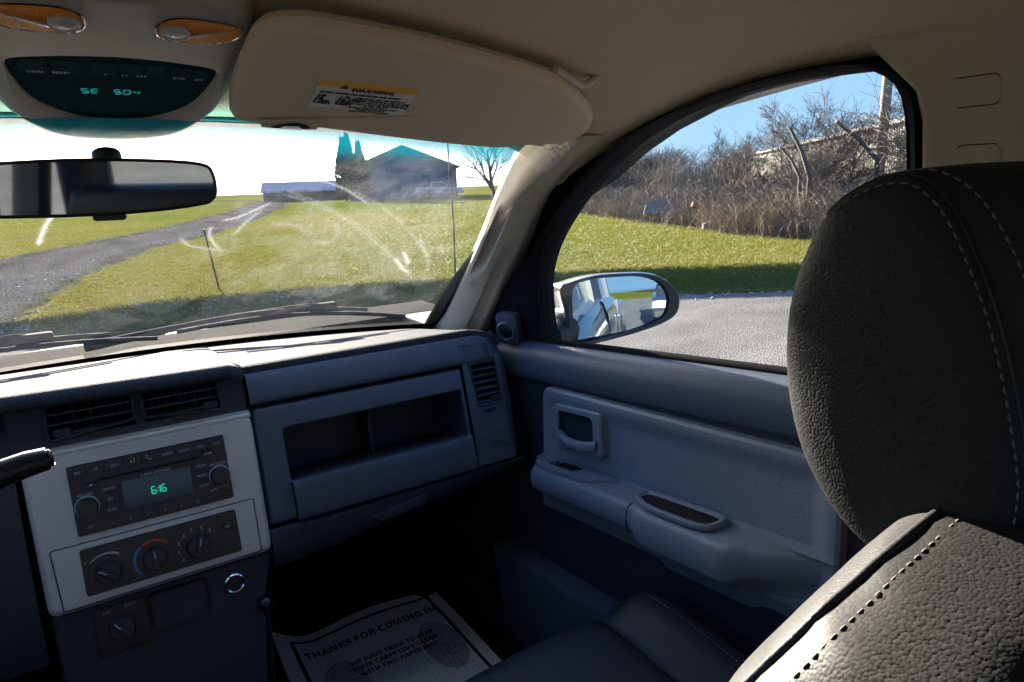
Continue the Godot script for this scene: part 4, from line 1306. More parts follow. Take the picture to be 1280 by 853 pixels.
# each: points on the glass (across, up), width in texels, strength, raggedness
func smears() -> Array:
	return [
		[ [[0.633, 0.815], [0.694, 0.754], [0.756, 0.654], [0.842, 0.46], [0.887, 0.322]] , 2.2 , 0.2 , 0.6],
		[ [[0.638, 0.831], [0.715, 0.734], [0.783, 0.613], [0.834, 0.475]] , 2.0 , 0.12 , 0.6],
		[ [[0.693, 0.843], [0.742, 0.786], [0.799, 0.69], [0.86, 0.543], [0.9, 0.417]] , 2.5 , 0.16 , 0.6],
		[ [[0.666, 0.86], [0.709, 0.821], [0.759, 0.744]] , 1.8 , 0.14 , 0.6],
		[ [[0.646, 0.683], [0.673, 0.679], [0.707, 0.628]] , 5 , 0.1 , 0.6],
		[ [[0.699, 0.687], [0.714, 0.693], [0.731, 0.649], [0.727, 0.587], [0.699, 0.622]] , 3 , 0.1 , 0.6],
		[ [[0.535, 0.566], [0.568, 0.679], [0.573, 0.74], [0.608, 0.78], [0.641, 0.769]] , 8 , 0.05 , 0.6],
		[ [[0.557, 0.648], [0.571, 0.603], [0.616, 0.569]] , 2.5 , 0.12 , 0.6],
		[ [[0.587, 0.691], [0.588, 0.641], [0.603, 0.572]] , 2 , 0.12 , 0.6],
		[ [[0.611, 0.636], [0.623, 0.702], [0.638, 0.757]] , 2.5 , 0.1 , 0.6],
		[ [[0.839, 0.691], [0.879, 0.565], [0.928, 0.387]] , 4 , 0.09 , 0.6],
		[ [[0.829, 0.5], [0.853, 0.423], [0.869, 0.395]] , 2.5 , 0.2 , 0.6],
		[ [[0.835, 0.531], [0.857, 0.448]] , 2.5 , 0.2 , 0.6],
		[ [[0.841, 0.61], [0.879, 0.47], [0.89, 0.392]] , 3 , 0.12 , 0.6],
		[ [[0.927, 0.36], [0.926, 0.216], [0.885, 0.165]] , 9 , 0.06 , 0.6],
		[ [[0.832, 0.21], [0.873, 0.257], [0.899, 0.391], [0.878, 0.609]] , 10 , 0.035 , 0.6],
		[ [[0.428, 0.648], [0.438, 0.717], [0.449, 0.763]] , 1.6 , 0.35 , 0.6],
		[ [[0.364, 0.254], [0.414, 0.262], [0.494, 0.23], [0.563, 0.213]] , 9 , 0.05 , 0.6],
		[ [[0.726, 0.821], [0.735, 0.865], [0.751, 0.907], [0.773, 0.924]] , 9 , 0.05 , 0.6],
		[ [[0.69, 0.925], [0.703, 0.876], [0.72, 0.806]] , 10 , 0.035 , 0.6],
		[ [[0.762, 0.935], [0.804, 0.858], [0.842, 0.765]] , 9 , 0.04 , 0.6],
		[ [[0.594, 0.706], [0.613, 0.719], [0.644, 0.777]] , 2 , 0.14 , 0.6]]

func build_wipers() -> void:
	for k in 2:
		var t := thing("windshield_wiper", ["black wiper with wet arm lying below the passenger side of windshield", "black wiper blade at the lower corner of the windshield, driver side"][k], "wiper", Vector3(0.2 - 0.55 * k, 1.30, -1.5), "wipers at the foot of the windshield")
		var x0: float = [0.09, -0.46][k]
		var x1: float = [0.54, 0.055][k]
		var blade := []
		for i in 8:
			var e := i / 7.0
			blade.append(shield(lerpf(x0, x1, e), 0.085 + 0.055 * sin(PI * e) - 0.03 * e) + Vector3(0, 0.010, -0.007))
		part("blade", tube_mesh(along(blade, 24), [0.0045], 6), M.rubber, t)
		var fr := []
		for i in 6:
			var e := i / 5.0
			fr.append(shield(lerpf(x0 + 0.10, x1 - 0.08, e), 0.092 + 0.055 * sin(PI * (0.2 + 0.6 * e)) - 0.03 * e) + Vector3(0, 0.018, -0.011))
		part("bridge", tube_mesh(along(fr, 16), [0.0045], 6), M.rubber, t)
		var mid := shield(lerpf(x0, x1, 0.62), 0.125) + Vector3(0, 0.022, -0.013)
		part("arm", tube_mesh(along([shield(x0 - 0.16, 0.0) + Vector3(0, 0.02, -0.04), shield(x0 + 0.06, 0.045) + Vector3(0, 0.030, -0.03), mid + Vector3(-0.04, 0.004, 0), mid], 18), [0.010, 0.010, 0.009, 0.009, 0.008, 0.008, 0.007, 0.007, 0.007, 0.007, 0.007, 0.007, 0.007, 0.007, 0.007, 0.007, 0.007, 0.006], 8), M.rubber, t)
		part("clip", box_mesh(mid + Vector3(-0.028, -0.010, -0.010), mid + Vector3(0.028, 0.008, 0.010), 0.004), M.rubber, t)

# ------------------------------------------------------------------ seats
func superloop(cx: float, cz: float, hw: float, hd: float, y: float, p := 2.6, n := 48, tilt := 0.0) -> PackedVector3Array:
	var o := PackedVector3Array()
	for i in n:
		var a := TAU * i / n
		var c := cos(a)
		var s := sin(a)
		var x := signf(c) * pow(absf(c), 2.0 / p) * hw
		var z := signf(s) * pow(absf(s), 2.0 / p) * hd
		o.append(Vector3(cx + x, y + z * tilt, cz - z))
	return o

func stitches(path: PackedVector3Array, length: float, gap: float, r: float, out: Vector3) -> ArrayMesh:
	var b := MB.new()
	var walked := 0.0
	var need := 0.0
	for i in path.size() - 1:
		var a := path[i]
		var c := path[i + 1]
		var l := a.distance_to(c)
		while need < walked + l:
			var s := a.lerp(c, (need - walked) / l)
			var e := s + (c - a).normalized() * length
			b.tube(PackedVector3Array([s, (s + e) / 2.0 + out * r, e]), PackedFloat32Array([r * 0.6, r, r * 0.6]), 5)
			need += length + gap
		walked += l
	return b.done(60)

# side view of the headrest as (z, y) round its outline, scaled about its middle; whole = 0 is the side panel up to its seam, 1 the full depth of the pad
func headrest_loop(x: float, s: float, whole := 1.0) -> PackedVector3Array:
	var full := smooth_loop(pairs([[-0.226, 1.492], [-0.222, 1.528], [-0.207, 1.560], [-0.178, 1.576], [-0.150, 1.5825], [-0.118, 1.579], [-0.092, 1.562], [-0.076, 1.528], [-0.072, 1.480], [-0.080, 1.428], [-0.102, 1.394], [-0.138, 1.380], [-0.178, 1.390], [-0.206, 1.418], [-0.221, 1.453]]), 4)
	var panel := smooth_loop(pairs([[-0.227, 1.492], [-0.223, 1.528], [-0.208, 1.562], [-0.187, 1.578], [-0.167, 1.582], [-0.150, 1.571], [-0.135, 1.546], [-0.121, 1.514], [-0.109, 1.475], [-0.101, 1.435], [-0.108, 1.398], [-0.140, 1.378], [-0.179, 1.388], [-0.207, 1.417], [-0.222, 1.453]]), 4)
	var mid := Vector2(-0.162, 1.484).lerp(Vector2(-0.142, 1.488), whole)
	var o := PackedVector3Array()
	for i in full.size():
		var r := mid + (panel[i].lerp(full[i], whole) - mid) * s
		o.append(Vector3(x, r.y, r.x))
	return o

# half width of the backrest at a height, falling away over the shoulder
func shoulder_width(y: float) -> float:
	var k := [[0.88, 0.250], [1.30, 0.266], [1.345, 0.257], [1.370, 0.244], [1.395, 0.222], [1.412, 0.188], [1.424, 0.148], [1.432, 0.095], [1.437, 0.030]]
	for i in k.size() - 1:
		if y <= k[i + 1][0]: return lerpf(k[i][1], k[i + 1][1], smoothstep(0.0, 1.0, (y - k[i][0]) / (k[i + 1][0] - k[i][0])) * 0.3 + 0.7 * (y - k[i][0]) / (k[i + 1][0] - k[i][0]))
	return 0.03

func build_seat() -> void:
	var t := thing("passenger_seat", "black leather passenger seat with pale stitching and large headrest", "seat", Vector3(0.40, 0.64, -0.4))
	# backrest
	var b := MB.new()
	var loops := []
	for i in 90:
		var e := i / 89.0
		var y := lerpf(0.88, 1.436, sin(e * PI / 2.0) * 0.75 + e * 0.25)
		var f: float
		if y > 1.341: f = -0.190 + (y - 1.341) * 0.54
		else: f = -0.190 - (1.341 - y) * 0.36
		var hw := shoulder_width(y)
		var hd := 0.072
		hd *= 1.0 - 0.45 * pow(clampf((y - 1.33) / 0.106, 0, 1), 3.0)
		loops.append(superloop(0.395, f + hd - 0.006, hw, hd, y, 3.2, 112))
	b.loft(loops, true, true)
	var br := part("backrest", b.done(60), M.leather, t)
	# seam and stitching down the inboard front edge
	for k in 2:
		var path := PackedVector3Array()
		for i in range(14, 89, 2):
			var at: int = [47, 51][k]
			path.append(loops[i][at])
		var out := Vector3(-0.7, 0, -0.7).normalized() if k == 0 else Vector3(-1, 0, 0)
		var fine := along(Array(path), 240)
		for i in fine.size(): fine[i] += out * (0.0006 if k == 0 else 0.0002)
		if k == 0: part("piping", tube_mesh(fine, [0.0022], 8), M.leather_smooth, br)
		else: part("stitching", stitches(fine, 0.0034, 0.0020, 0.0005, out), M.thread, br)
	# headrest: domed side panels, a seam loop and double stitching
	b = MB.new()
	loops = []
	for q in [[0.2660, 0.30, 0.0], [0.2665, 0.55, 0.0], [0.2680, 0.75, 0.0], [0.2705, 0.87, 0.0], [0.2740, 0.935, 0.0], [0.2765, 0.958, 0.0], [0.2785, 0.962, 0.0], [0.2810, 0.972, 0.10], [0.288, 0.987, 0.35], [0.300, 0.997, 0.68], [0.320, 1.0, 0.92], [0.345, 1.0, 1.0], [0.395, 1.0, 1.0], [0.485, 1.0, 1.0], [0.502, 0.985, 1.0], [0.514, 0.95, 1.0], [0.522, 0.85, 1.0], [0.5255, 0.6, 1.0], [0.526, 0.3, 1.0]]:
		loops.append(headrest_loop(q[0], q[1], q[2]))
	b.loft(loops, true, true)
	var hr := part("headrest", b.done(60), M.leather, t)
	part("seam", tube_mesh(headrest_loop(0.2778, 0.963, 0.0).slice(8, 42), [0.0011], 6), M.black, hr)
	part("stitching", stitches(headrest_loop(0.2730, 0.922, 0.0).slice(9, 42), 0.0036, 0.0022, 0.0006, Vector3(-1, 0, 0)), M.thread, hr)
	part("stitching", stitches(headrest_loop(0.2846, 0.982, 0.22).slice(12, 42), 0.0036, 0.0022, 0.0006, Vector3(-1, 0, 0)), M.thread, hr)
	for x in [0.34, 0.45]:
		part("post", tube_mesh(PackedVector3Array([Vector3(x, 1.42, -0.135), Vector3(x, 1.30, -0.13)]), [0.006], 10), M.chrome, t)
	# cushion
	var rows := []
	for i in 41:
		var u := i / 20.0 - 1.0
		var side := smoothstep(0.52, 0.78, absf(u))
		var edge := smoothstep(0.86, 1.0, absf(u))
		var seam := 0.007 * exp(-pow((absf(u) - 0.50) / 0.035, 2.0))
		var x := 0.395 + 0.232 * u
		var pr := PackedVector3Array()
		for q in [[0.68, -0.660, 0.0], [0.80, -0.700, 0.2], [0.875, -0.712, 0.5], [0.915, -0.706, 0.7], [0.943, -0.686, 0.85], [0.956, -0.655, 1.0], [0.958, -0.60, 1.0], [0.950, -0.50, 1.0], [0.938, -0.38, 1.0], [0.925, -0.25, 1.0], [0.92, -0.16, 1.0]]:
			var y: float = q[0] + (0.022 * side - 0.055 * edge * edge - seam) * q[2]
			pr.append(Vector3(x, y, q[1] + 0.035 * absf(u) * absf(u) * (1.0 - q[2] * 0.3)))
		rows.append(pr)
	var wall := PackedVector3Array()
	for v in rows[0]: wall.append(Vector3(v.x - 0.004, 0.68, v.z))
	rows.push_front(wall)
	wall = PackedVector3Array()
	for v in rows[41]: wall.append(Vector3(v.x + 0.004, 0.68, v.z))
	rows.append(wall)
	var cu := part("cushion", sheet_mesh(rows, false, 60), M.leather_smooth, t)
	var line := PackedVector3Array()
	for q in range(3, 11): line.append(rows[31][q] + Vector3(0.0, 0.003, 0))
	var line2 := PackedVector3Array()
	for q in range(3, 11): line2.append(rows[37][q] + Vector3(0.0, 0.001, 0))
	part("seam", tube_mesh(along(Array(line), 40), [0.0015], 6), M.black, cu)
	part("stitching", stitches(along(Array(line2), 80), 0.005, 0.003, 0.0009, Vector3.UP), M.thread, cu)
	part("base", box_mesh(Vector3(0.20, 0.64, -0.64), Vector3(0.59, 0.76, -0.18), 0.01), M.black, t)
	# the driver's seat stands out of the frame; the inside mirror and the light see it
	var d := t.duplicate()
	d.name = numbered("driver_seat")
	add_child(d)
	d.position.x = -0.48
	tag(d, "black leather driver seat seen only in the rearview mirror", "seat")

# ------------------------------------------------------------------ paper floor mat
func mat_point(x: float, z: float) -> Vector3:
	# x, z are on the floor; the front inboard corner curls up
	var c := clampf((0.26 - x) / 0.085, 0, 1)
	var f := clampf((-1.20 - z) / 0.13, 0, 1)
	var y := 0.6445 + 0.050 * c * c * (0.35 + 0.65 * f) + 0.006 * sin(x * 21.0) * f
	return Vector3(x - 0.012 * c * c, y, z + 0.010 * c * f)

func build_floor_mat() -> void:
	var t := thing("paper_floor_mat", "white paper floor mat reading THANKS FOR COMING IN on the carpet", "floor mat", Vector3(0.36, 0.643, -1.1))
	var im := Image.create(512, 640, false, Image.FORMAT_RGB8)
	im.fill(lin(0.80, 0.82, 0.85))
	for x in range(40, 472, 13): im.fill_rect(Rect2i(x, 40, 1, 600), lin(0.42, 0.47, 0.55))
	for y in range(40, 640, 13): im.fill_rect(Rect2i(40, y, 432, 1), lin(0.42, 0.47, 0.55))
	for q in [[34, 34, 444, 10], [34, 34, 10, 606], [468, 34, 10, 606]]: im.fill_rect(Rect2i(q[0], q[1], q[2], q[3]), lin(0.012, 0.012, 0.014))
	var r := RandomNumberGenerator.new()
	r.seed = 9
	for c in [Vector2(410, 285), Vector2(120, 300)]:
		for i in 9000:
			var a := r.randf() * TAU
			var d := sqrt(r.randf())
			var p: Vector2 = c + Vector2(cos(a) * 58.0, sin(a) * 120.0) * d
			if p.x > 46 and p.x < 466 and p.y < 638 and p.y > 120: im.set_pixel(int(p.x), int(p.y), lin(0.03, 0.03, 0.035))
	var m := mat("printed_paper", Color(1, 1, 1), 0.85, 0.0, 0.3)
	m.albedo_texture = ImageTexture.create_from_image(im)
	var b := MB.new()
	var rows := []
	for i in 37:
		var pr := PackedVector3Array()
		for k in 29:
			pr.append(mat_point(lerpf(0.176, 0.540, k / 28.0), lerpf(-1.325, -0.87, i / 36.0)))
			b.uv.append(Vector2(k / 28.0, i / 36.0))
		rows.append(pr)
	b.grid(rows)
	part("paper", b.done(60), m, t)
	var say := [["THANKS FOR COMING IN", 0.0195, 0.362, -1.243, true], ["WE HAVE TRIED TO KEEP", 0.0125, 0.375, -1.172, true], ["YOUR CARPETING CLEAN", 0.0125, 0.375, -1.152, true], ["WITH THIS PAPER MAT", 0.0125, 0.375, -1.132, true]]
	for q in say:
		var src := text_mesh(q[0], q[1], q[4], 0.0003)
		var arr := src.surface_get_arrays(0)
		var v: PackedVector3Array = arr[Mesh.ARRAY_VERTEX]
		for i in v.size():
			var p := mat_point(q[2] + v[i].x * 0.90, q[3] - v[i].y)
			v[i] = p + Vector3(0, 0.0012 + v[i].z, 0)
		arr[Mesh.ARRAY_VERTEX] = v
		var out := ArrayMesh.new()
		out.add_surface_from_arrays(Mesh.PRIMITIVE_TRIANGLES, arr)
		part("lettering", out, M.ink, t)

# ------------------------------------------------------------------ the truck round the cab
func build_truck_body() -> void:
	var t := thing("truck_body", "silver blue pickup truck body around the cab, hood and bed", "truck", Vector3(0, 0, 0.4))
	part("floor_pan", box_mesh(Vector3(-0.76, 0.52, -1.72), Vector3(0.76, 0.64, 1.05)), M.carpet, t)
	part("firewall", box_mesh(Vector3(-0.76, 0.55, -1.75), Vector3(0.76, 1.262, -1.58)), M.carpet, t)
	# sloping toe board, tunnel, kick panels
	var b := MB.new()
	b.grid([PackedVector3Array([Vector3(-0.75, 0.642, -1.34), Vector3(0.75, 0.642, -1.34)]), PackedVector3Array([Vector3(-0.75, 0.95, -1.57), Vector3(0.75, 0.95, -1.57)])], false)
	part("toe_board", b.done(), M.carpet, t)
	var rows := []
	for i in 20:
		var z := lerpf(-1.55, 0.3, i / 19.0)
		var pr := PackedVector3Array()
		for q in [[-0.16, 0.641], [-0.13, 0.74], [-0.08, 0.78], [0.0, 0.79], [0.08, 0.78], [0.12, 0.74], [0.150, 0.641]]: pr.append(Vector3(q[0], q[1], z))
		rows.append(pr)
	part("tunnel", sheet_mesh(rows, true, 50), M.carpet, t)
	for s in [-1.0, 1.0]:
		part("kick_panel", box_mesh(Vector3(0.625, 0.60, -1.60) * Vector3(1, 1, 1) if s > 0 else Vector3(-0.76, 0.60, -1.60), Vector3(0.76, 1.262, -1.215) if s > 0 else Vector3(-0.64, 1.262, -1.06), 0.01), M.slate_dark, t)
		part("sill", box_mesh(Vector3(0.60, 0.60, -1.25) if s > 0 else Vector3(-0.78, 0.60, -1.25), Vector3(0.76, 0.672, 0.95) if s > 0 else Vector3(-0.60, 0.672, 0.95), 0.012), M.slate_dark, t)
	# roof skin over the lining
	rows = []
	for i in 20:
		var e := i / 19.0
		var z := lerpf(-0.86, 1.06, e)
		var y := 1.80 - 0.10 * pow(1.0 - e, 4.0) - 0.10 * pow(e, 5.0)
		var pr := PackedVector3Array()
		for k in 13:
			var u := k / 6.0 - 1.0
			pr.append(Vector3(u * 0.66, y - 0.085 * pow(absf(u), 3.5), z - 0.05 * u * u * (1.0 - e)))
		rows.append(pr)
	part("roof_skin", sheet_mesh(rows, true, 60), M.paint, t)
	var front := []
	for i in 2:
		var pr := PackedVector3Array()
		for k in 25:
			var u := k / 12.0 - 1.0
			if i == 0: pr.append(shield(u * 0.60, 0.985) + Vector3(0, 0.012, -0.01))
			else: pr.append(Vector3(u * 0.66, 1.705 - 0.085 * pow(absf(u), 3.5), -0.855 - 0.05 * u * u))
		front.append(pr)
	part("roof_header", sheet_mesh(front, true, 60), M.paint, t)
	# side rails above the doors and the outer windshield pillars close the shell
	for s in [-1.0, 1.0]:
		rows = []
		for i in 30:
			var z := lerpf(-0.95, 1.02, i / 29.0)
			var y := side_edge(z) if z < -0.32 else 1.684 - 0.09 * pow(maxf(0.0, z - 0.55) / 0.45, 2.0)
			rows.append(PackedVector3Array([Vector3(s * (0.612 + 0.2 * (1.68 - y)), y + 0.002, z), Vector3(s * (0.660 + 0.2 * (1.68 - y)), y + 0.004, z), Vector3(s * 0.664, y + 0.045, z), Vector3(s * 0.64, minf(1.73, y + 0.07), z)]))
		part("side_rail", sheet_mesh(rows, s < 0, 60), M.frame_black, t)
		var up := PackedVector3Array()
		var lo := PackedVector3Array()
		for i in 16:
			var e := i / 15.0
			var w := shield(0.60 - 0.03 * e, lerpf(-0.05, 1.0, e))
			up.append(Vector3(s * (w.x - 0.012), w.y + 0.006, w.z - 0.010))
			lo.append(Vector3(s * (lerpf(0.70, 0.62, e)), lerpf(1.250, 1.628, e), lerpf(-1.28, -0.755, e)))
		b = MB.new()
		b.grid([up, lo], false, s < 0)
		part("outer_pillar", b.done(), M.frame_black, t)
	# driver's side: door board, window glass, rear quarter; passenger rear quarter
	for s in [-1.0, 1.0]:
		var z0 := -1.22 if s < 0 else -0.16
		if s > 0:
			rows = []
			for i in 20:
				var z := lerpf(-0.155, 1.075, i / 19.0)
				rows.append(PackedVector3Array([Vector3(0.70, 1.335, z), Vector3(0.735, 1.315, z), Vector3(0.762, 1.24, z), Vector3(0.785, 1.05, z), Vector3(0.785, 0.85, z), Vector3(0.765, 0.66, z), Vector3(0.74, 0.56, z)]))
			part("rear_door_skin", sheet_mesh(rows, true, 60), M.paint, t)
			part("rear_door_handle", box_mesh(Vector3(0.77, 1.15, 0.72), Vector3(0.80, 1.18, 0.86), 0.01), M.paint, t)
		part("side_panel", box_mesh(Vector3(0.66, 0.60, z0) if s > 0 else Vector3(-0.78, 0.60, z0), Vector3(0.70, 1.30, 1.0) if s > 0 else Vector3(-0.66, 1.27, 1.0), 0.02), M.paint, t)
		part("inner_trim", box_mesh(Vector3(0.62, 0.66, -0.06) if s > 0 else Vector3(-0.66, 0.66, z0), Vector3(0.66, 1.32, 0.98) if s > 0 else Vector3(-0.62, 1.30, 0.98), 0.01), M.slate_dark, t)
		var posts := [0.02, 0.86] if s > 0 else [-0.95, -0.20, 0.86]
		for z in posts:
			b = MB.new()
			var wd := 0.10
			b.loft([PackedVector3Array([Vector3(s * 0.655, 1.27, z - wd / 2), Vector3(s * 0.72, 1.27, z - wd / 2), Vector3(s * 0.72, 1.27, z + wd / 2), Vector3(s * 0.655, 1.27, z + wd / 2)]), PackedVector3Array([Vector3(s * 0.575, 1.69, z - wd / 2), Vector3(s * 0.635, 1.69, z - wd / 2), Vector3(s * 0.635, 1.69, z + wd / 2), Vector3(s * 0.575, 1.69, z + wd / 2)])])
			part("window_post", b.done(), M.slate_dark, t)
		if s > 0:
			b = MB.new()
			b.loft([PackedVector3Array([Vector3(0.695, 1.26, -0.34), Vector3(0.722, 1.26, -0.34), Vector3(0.722, 1.26, -0.03), Vector3(0.695, 1.26, -0.03)]), PackedVector3Array([Vector3(0.625, 1.70, -0.34), Vector3(0.650, 1.70, -0.34), Vector3(0.650, 1.70, -0.03), Vector3(0.625, 1.70, -0.03)])])
			part("pillar_cover", b.done(), M.black, t)
		var za := 0.07 if s > 0 else -1.18
		b = MB.new()
		b.grid([PackedVector3Array([Vector3(s * 0.70, 1.27, za), Vector3(s * 0.70, 1.27, 0.84)]), PackedVector3Array([Vector3(s * 0.615, 1.69, maxf(za, -0.75)), Vector3(s * 0.615, 1.69, 0.84)])])
		part("side_glass", b.done(), M.pane, t)
	# rear wall with its window, rear bench
	part("rear_wall", box_mesh(Vector3(-0.78, 0.55, 1.0), Vector3(0.78, 1.30, 1.06), 0.01), M.slate_dark, t)
	for s in [-1.0, 1.0]:
		part("rear_corner", box_mesh(Vector3(0.50, 1.30, 1.0) if s > 0 else Vector3(-0.64, 1.30, 1.0), Vector3(0.64, 1.74, 1.06) if s > 0 else Vector3(-0.50, 1.74, 1.06), 0.01), M.slate_dark, t)
	part("rear_header", box_mesh(Vector3(-0.50, 1.60, 1.002), Vector3(0.50, 1.74, 1.058), 0.01), M.headliner, t)
	part("rear_glass", box_mesh(Vector3(-0.50, 1.30, 1.03), Vector3(0.50, 1.60, 1.034)), M.pane, t)
	part("rear_bench", box_mesh(Vector3(-0.58, 0.66, 0.42), Vector3(0.58, 1.0, 0.98), 0.05), M.leather_smooth, t)
	part("bench_back", box_mesh(Vector3(-0.58, 0.98, 0.82), Vector3(0.58, 1.42, 0.99), 0.05), M.leather_smooth, t)
	# cowl and hood ahead of the glass
	rows = []
	for i in 5:
		var pr := PackedVector3Array()
		for k in 25:
			var x := lerpf(-0.72, 0.72, k / 24.0)
			var e := i / 4.0
			var w := shield(clampf(x, -0.66, 0.66), 0.012)
			pr.append(Vector3(x, w.y - 0.004 - 0.030 * sin(PI * e * 0.7) * (1.0 if i > 0 else 0.0) , w.z - 0.005 - 0.15 * e))
		rows.append(pr)
	part("cowl_panel", sheet_mesh(rows, true, 60), M.black, t)
	rows = []
	for i in 24:
		var e := i / 23.0
		var pr := PackedVector3Array()
		for k in 25:
			var u := k / 12.0 - 1.0
			var z := -1.655 + 0.16 * u * u * (1.0 - e) - 1.05 * e
			var y := 1.214 - 0.012 * e - 0.11 * e * e - 0.03 * u * u - 0.10 * pow(absf(u), 8.0) - 0.10 * pow(e, 14.0)
			pr.append(Vector3(u * 0.76, y, z))
		rows.append(pr)
	part("hood", sheet_mesh(rows, true, 60), M.paint, t)
	for s in [-1.0, 1.0]:
		rows = []
		for i in 16:
			var z := lerpf(-1.20, -2.72, i / 15.0)
			var e := i / 15.0
			rows.append(PackedVector3Array([Vector3(s * 0.755, 1.15 - 0.15 * e * e, z), Vector3(s * 0.80, 1.10 - 0.13 * e * e, z), Vector3(s * 0.84, 0.95, z), Vector3(s * 0.80, 0.75, z), Vector3(s * 0.78, 0.55, z)]))
		part("fender", sheet_mesh(rows, s < 0, 60), M.paint, t)
		wheel(t, Vector3(s * 0.74, 0.36, -2.05), 0.36)
		wheel(t, Vector3(s * 0.74, 0.36, 1.75), 0.36)
		# bed side with its flared arch
		rows = []
		for i in 30:
			var z := lerpf(1.08, 2.75, i / 29.0)
			var flare := 0.05 * exp(-pow((z - 1.75) / 0.34, 2.0))
			rows.append(PackedVector3Array([Vector3(s * 0.74, 1.24, z), Vector3(s * 0.79, 1.235, z), Vector3(s * 0.80, 1.15, z), Vector3(s * (0.79 + flare), 1.00, z), Vector3(s * (0.80 + flare * 1.5), 0.80, z), Vector3(s * (0.78 + flare), 0.60, z)]))
		part("bed_side", sheet_mesh(rows, s < 0, 60), M.paint, t)
	# radio aerial on the passenger fender
	var a := thing("aerial", "thin vertical black radio aerial standing on the passenger fender", "aerial", Vector3(0.70, 1.10, -1.32))
	part("mast", tube_mesh(PackedVector3Array([Vector3(0.715, 1.10, -1.46), Vector3(0.66, 1.50, -1.34), Vector3(0.575, 1.98, -1.20)]), [0.003, 0.002, 0.0012], 8), M.black, a)
	part("foot", lathe_mesh([Vector2(0.014, 0.0), Vector2(0.012, 0.012), Vector2(0.006, 0.03)], Transform3D(Basis(Vector3.RIGHT, -PI / 2), Vector3(0.715, 1.10, -1.46)), 16), M.black, a)

func wheel(parent: Node, at: Vector3, r: float) -> void:
	var T := Transform3D(Basis(Vector3(0, 1, 0), PI / 2 * signf(at.x)), at)
	var w := part("wheel", lathe_mesh([Vector2(r * 0.62, -0.11), Vector2(r * 0.93, -0.11), Vector2(r, -0.08), Vector2(r, 0.08), Vector2(r * 0.93, 0.11), Vector2(r * 0.66, 0.108), Vector2(r * 0.62, 0.09)], T, 28), M.tyre, parent)
	part("rim", lathe_mesh([Vector2(r * 0.64, 0.05), Vector2(r * 0.64, 0.098), Vector2(r * 0.58, 0.098), Vector2(r * 0.5, 0.06), Vector2(r * 0.2, 0.085), Vector2(r * 0.1, 0.09)], T, 28), M.chrome, w)

func build_side_mirror() -> void:
	var t := thing("side_mirror", "dark passenger side mirror outside the window, reflecting the truck flank", "mirror", Vector3(0.75, 1.28, -1.05))
	var N := Vector3(-0.286, 0.06, 0.955).normalized()
	var X := Vector3.UP.cross(N).normalized()
	var F := Transform3D(Basis(X, N.cross(X), N), Vector3(0.842, 1.336, -0.992))
	# outline as distances from that middle point across and up the face
	var o := smooth_loop(pairs([[-0.128, 0.045], [-0.105, 0.057], [-0.055, 0.066], [0.0, 0.0665], [0.055, 0.063], [0.095, 0.050], [0.124, 0.025], [0.133, -0.004], [0.122, -0.030], [0.09, -0.046], [0.03, -0.060], [-0.045, -0.071], [-0.098, -0.076], [-0.112, -0.058], [-0.118, -0.010]]), 5)
	var g := smooth_loop(pairs([[-0.100, 0.036], [-0.085, 0.052], [-0.055, 0.057], [0.0, 0.0575], [0.050, 0.054], [0.083, 0.041], [0.101, 0.018], [0.103, -0.006], [0.094, -0.026], [0.07, -0.038], [0.02, -0.052], [-0.045, -0.063], [-0.088, -0.068], [-0.098, -0.055], [-0.101, -0.005]]), 5)
	var b := MB.new()
	b.loft([MB.lift(MB.inset(o, 0.035), F, -0.11), MB.lift(MB.inset(o, 0.016), F, -0.095), MB.lift(MB.inset(o, 0.003), F, -0.05), MB.lift(o, F, -0.004), MB.lift(MB.inset(o, 0.002), F, 0.003), MB.lift(MB.inset(o, 0.008), F, 0.004)], true, false)
	part("shell", b.done(50), M.paint, t)
	b = MB.new()
	b.loft([MB.lift(MB.inset(o, 0.003), F, 0.0035), MB.lift(MB.inset(o, 0.0045), F, 0.006), MB.lift(MB.inset(g, -0.003), F, 0.005), MB.lift(g, F, -0.006)], false, false)
	part("rim", b.done(50), M.black, t)
	# slightly convex glass, turned towards the driver
	N = Vector3(-0.368, 0.07, 0.927).normalized()
	X = Vector3.UP.cross(N).normalized()
	F = Transform3D(Basis(X, N.cross(X), N), Vector3(0.842, 1.336, -0.998))
	b = MB.new()
	var loops := []
	for k in 9:
		var s := 1.0 - k / 9.0
		var l := PackedVector3Array()
		for q in g:
			var p: Vector2 = q * s
			l.append(F * Vector3(p.x, p.y, -0.001 - 0.30 * p.length_squared()))
		loops.append(l)
	b.loft(loops, false, true)
	part("mirror_glass", b.done(70), M.mirror, t)
	part("foot", tube_mesh(along([Vector3(0.695, 1.285, -1.035), Vector3(0.73, 1.285, -1.05), F * Vector3(-0.09, -0.025, -0.055)], 10), [0.030, 0.032, 0.034, 0.036, 0.038, 0.038, 0.038, 0.036, 0.034, 0.032], 14), M.black, t)

# ------------------------------------------------------------------ ground
const LOT := [[-180.0, 45.0], [-120.0, 30.0], [-90.0, 14.0], [-50.0, 10.0], [-20.0, 9.1], [-6.0, 9.0], [10.0, 8.6], [25.0, 8.7], [30.0, 8.7], [36.0, 8.95], [43.0, 9.25], [50.0, 9.5], [56.0, 9.85], [66.0, 10.6], [80.0, 14.0], [100.0, 25.0], [130.0, 40.0], [180.0, 45.0]]
func lot_edge(az: float) -> float:
	for i in LOT.size() - 1:
		if az <= LOT[i + 1][0]: return lerpf(LOT[i][1], LOT[i + 1][1], (az - LOT[i][0]) / (LOT[i + 1][0] - LOT[i][0]))
	return 45.0

var land := FastNoiseLite.new()
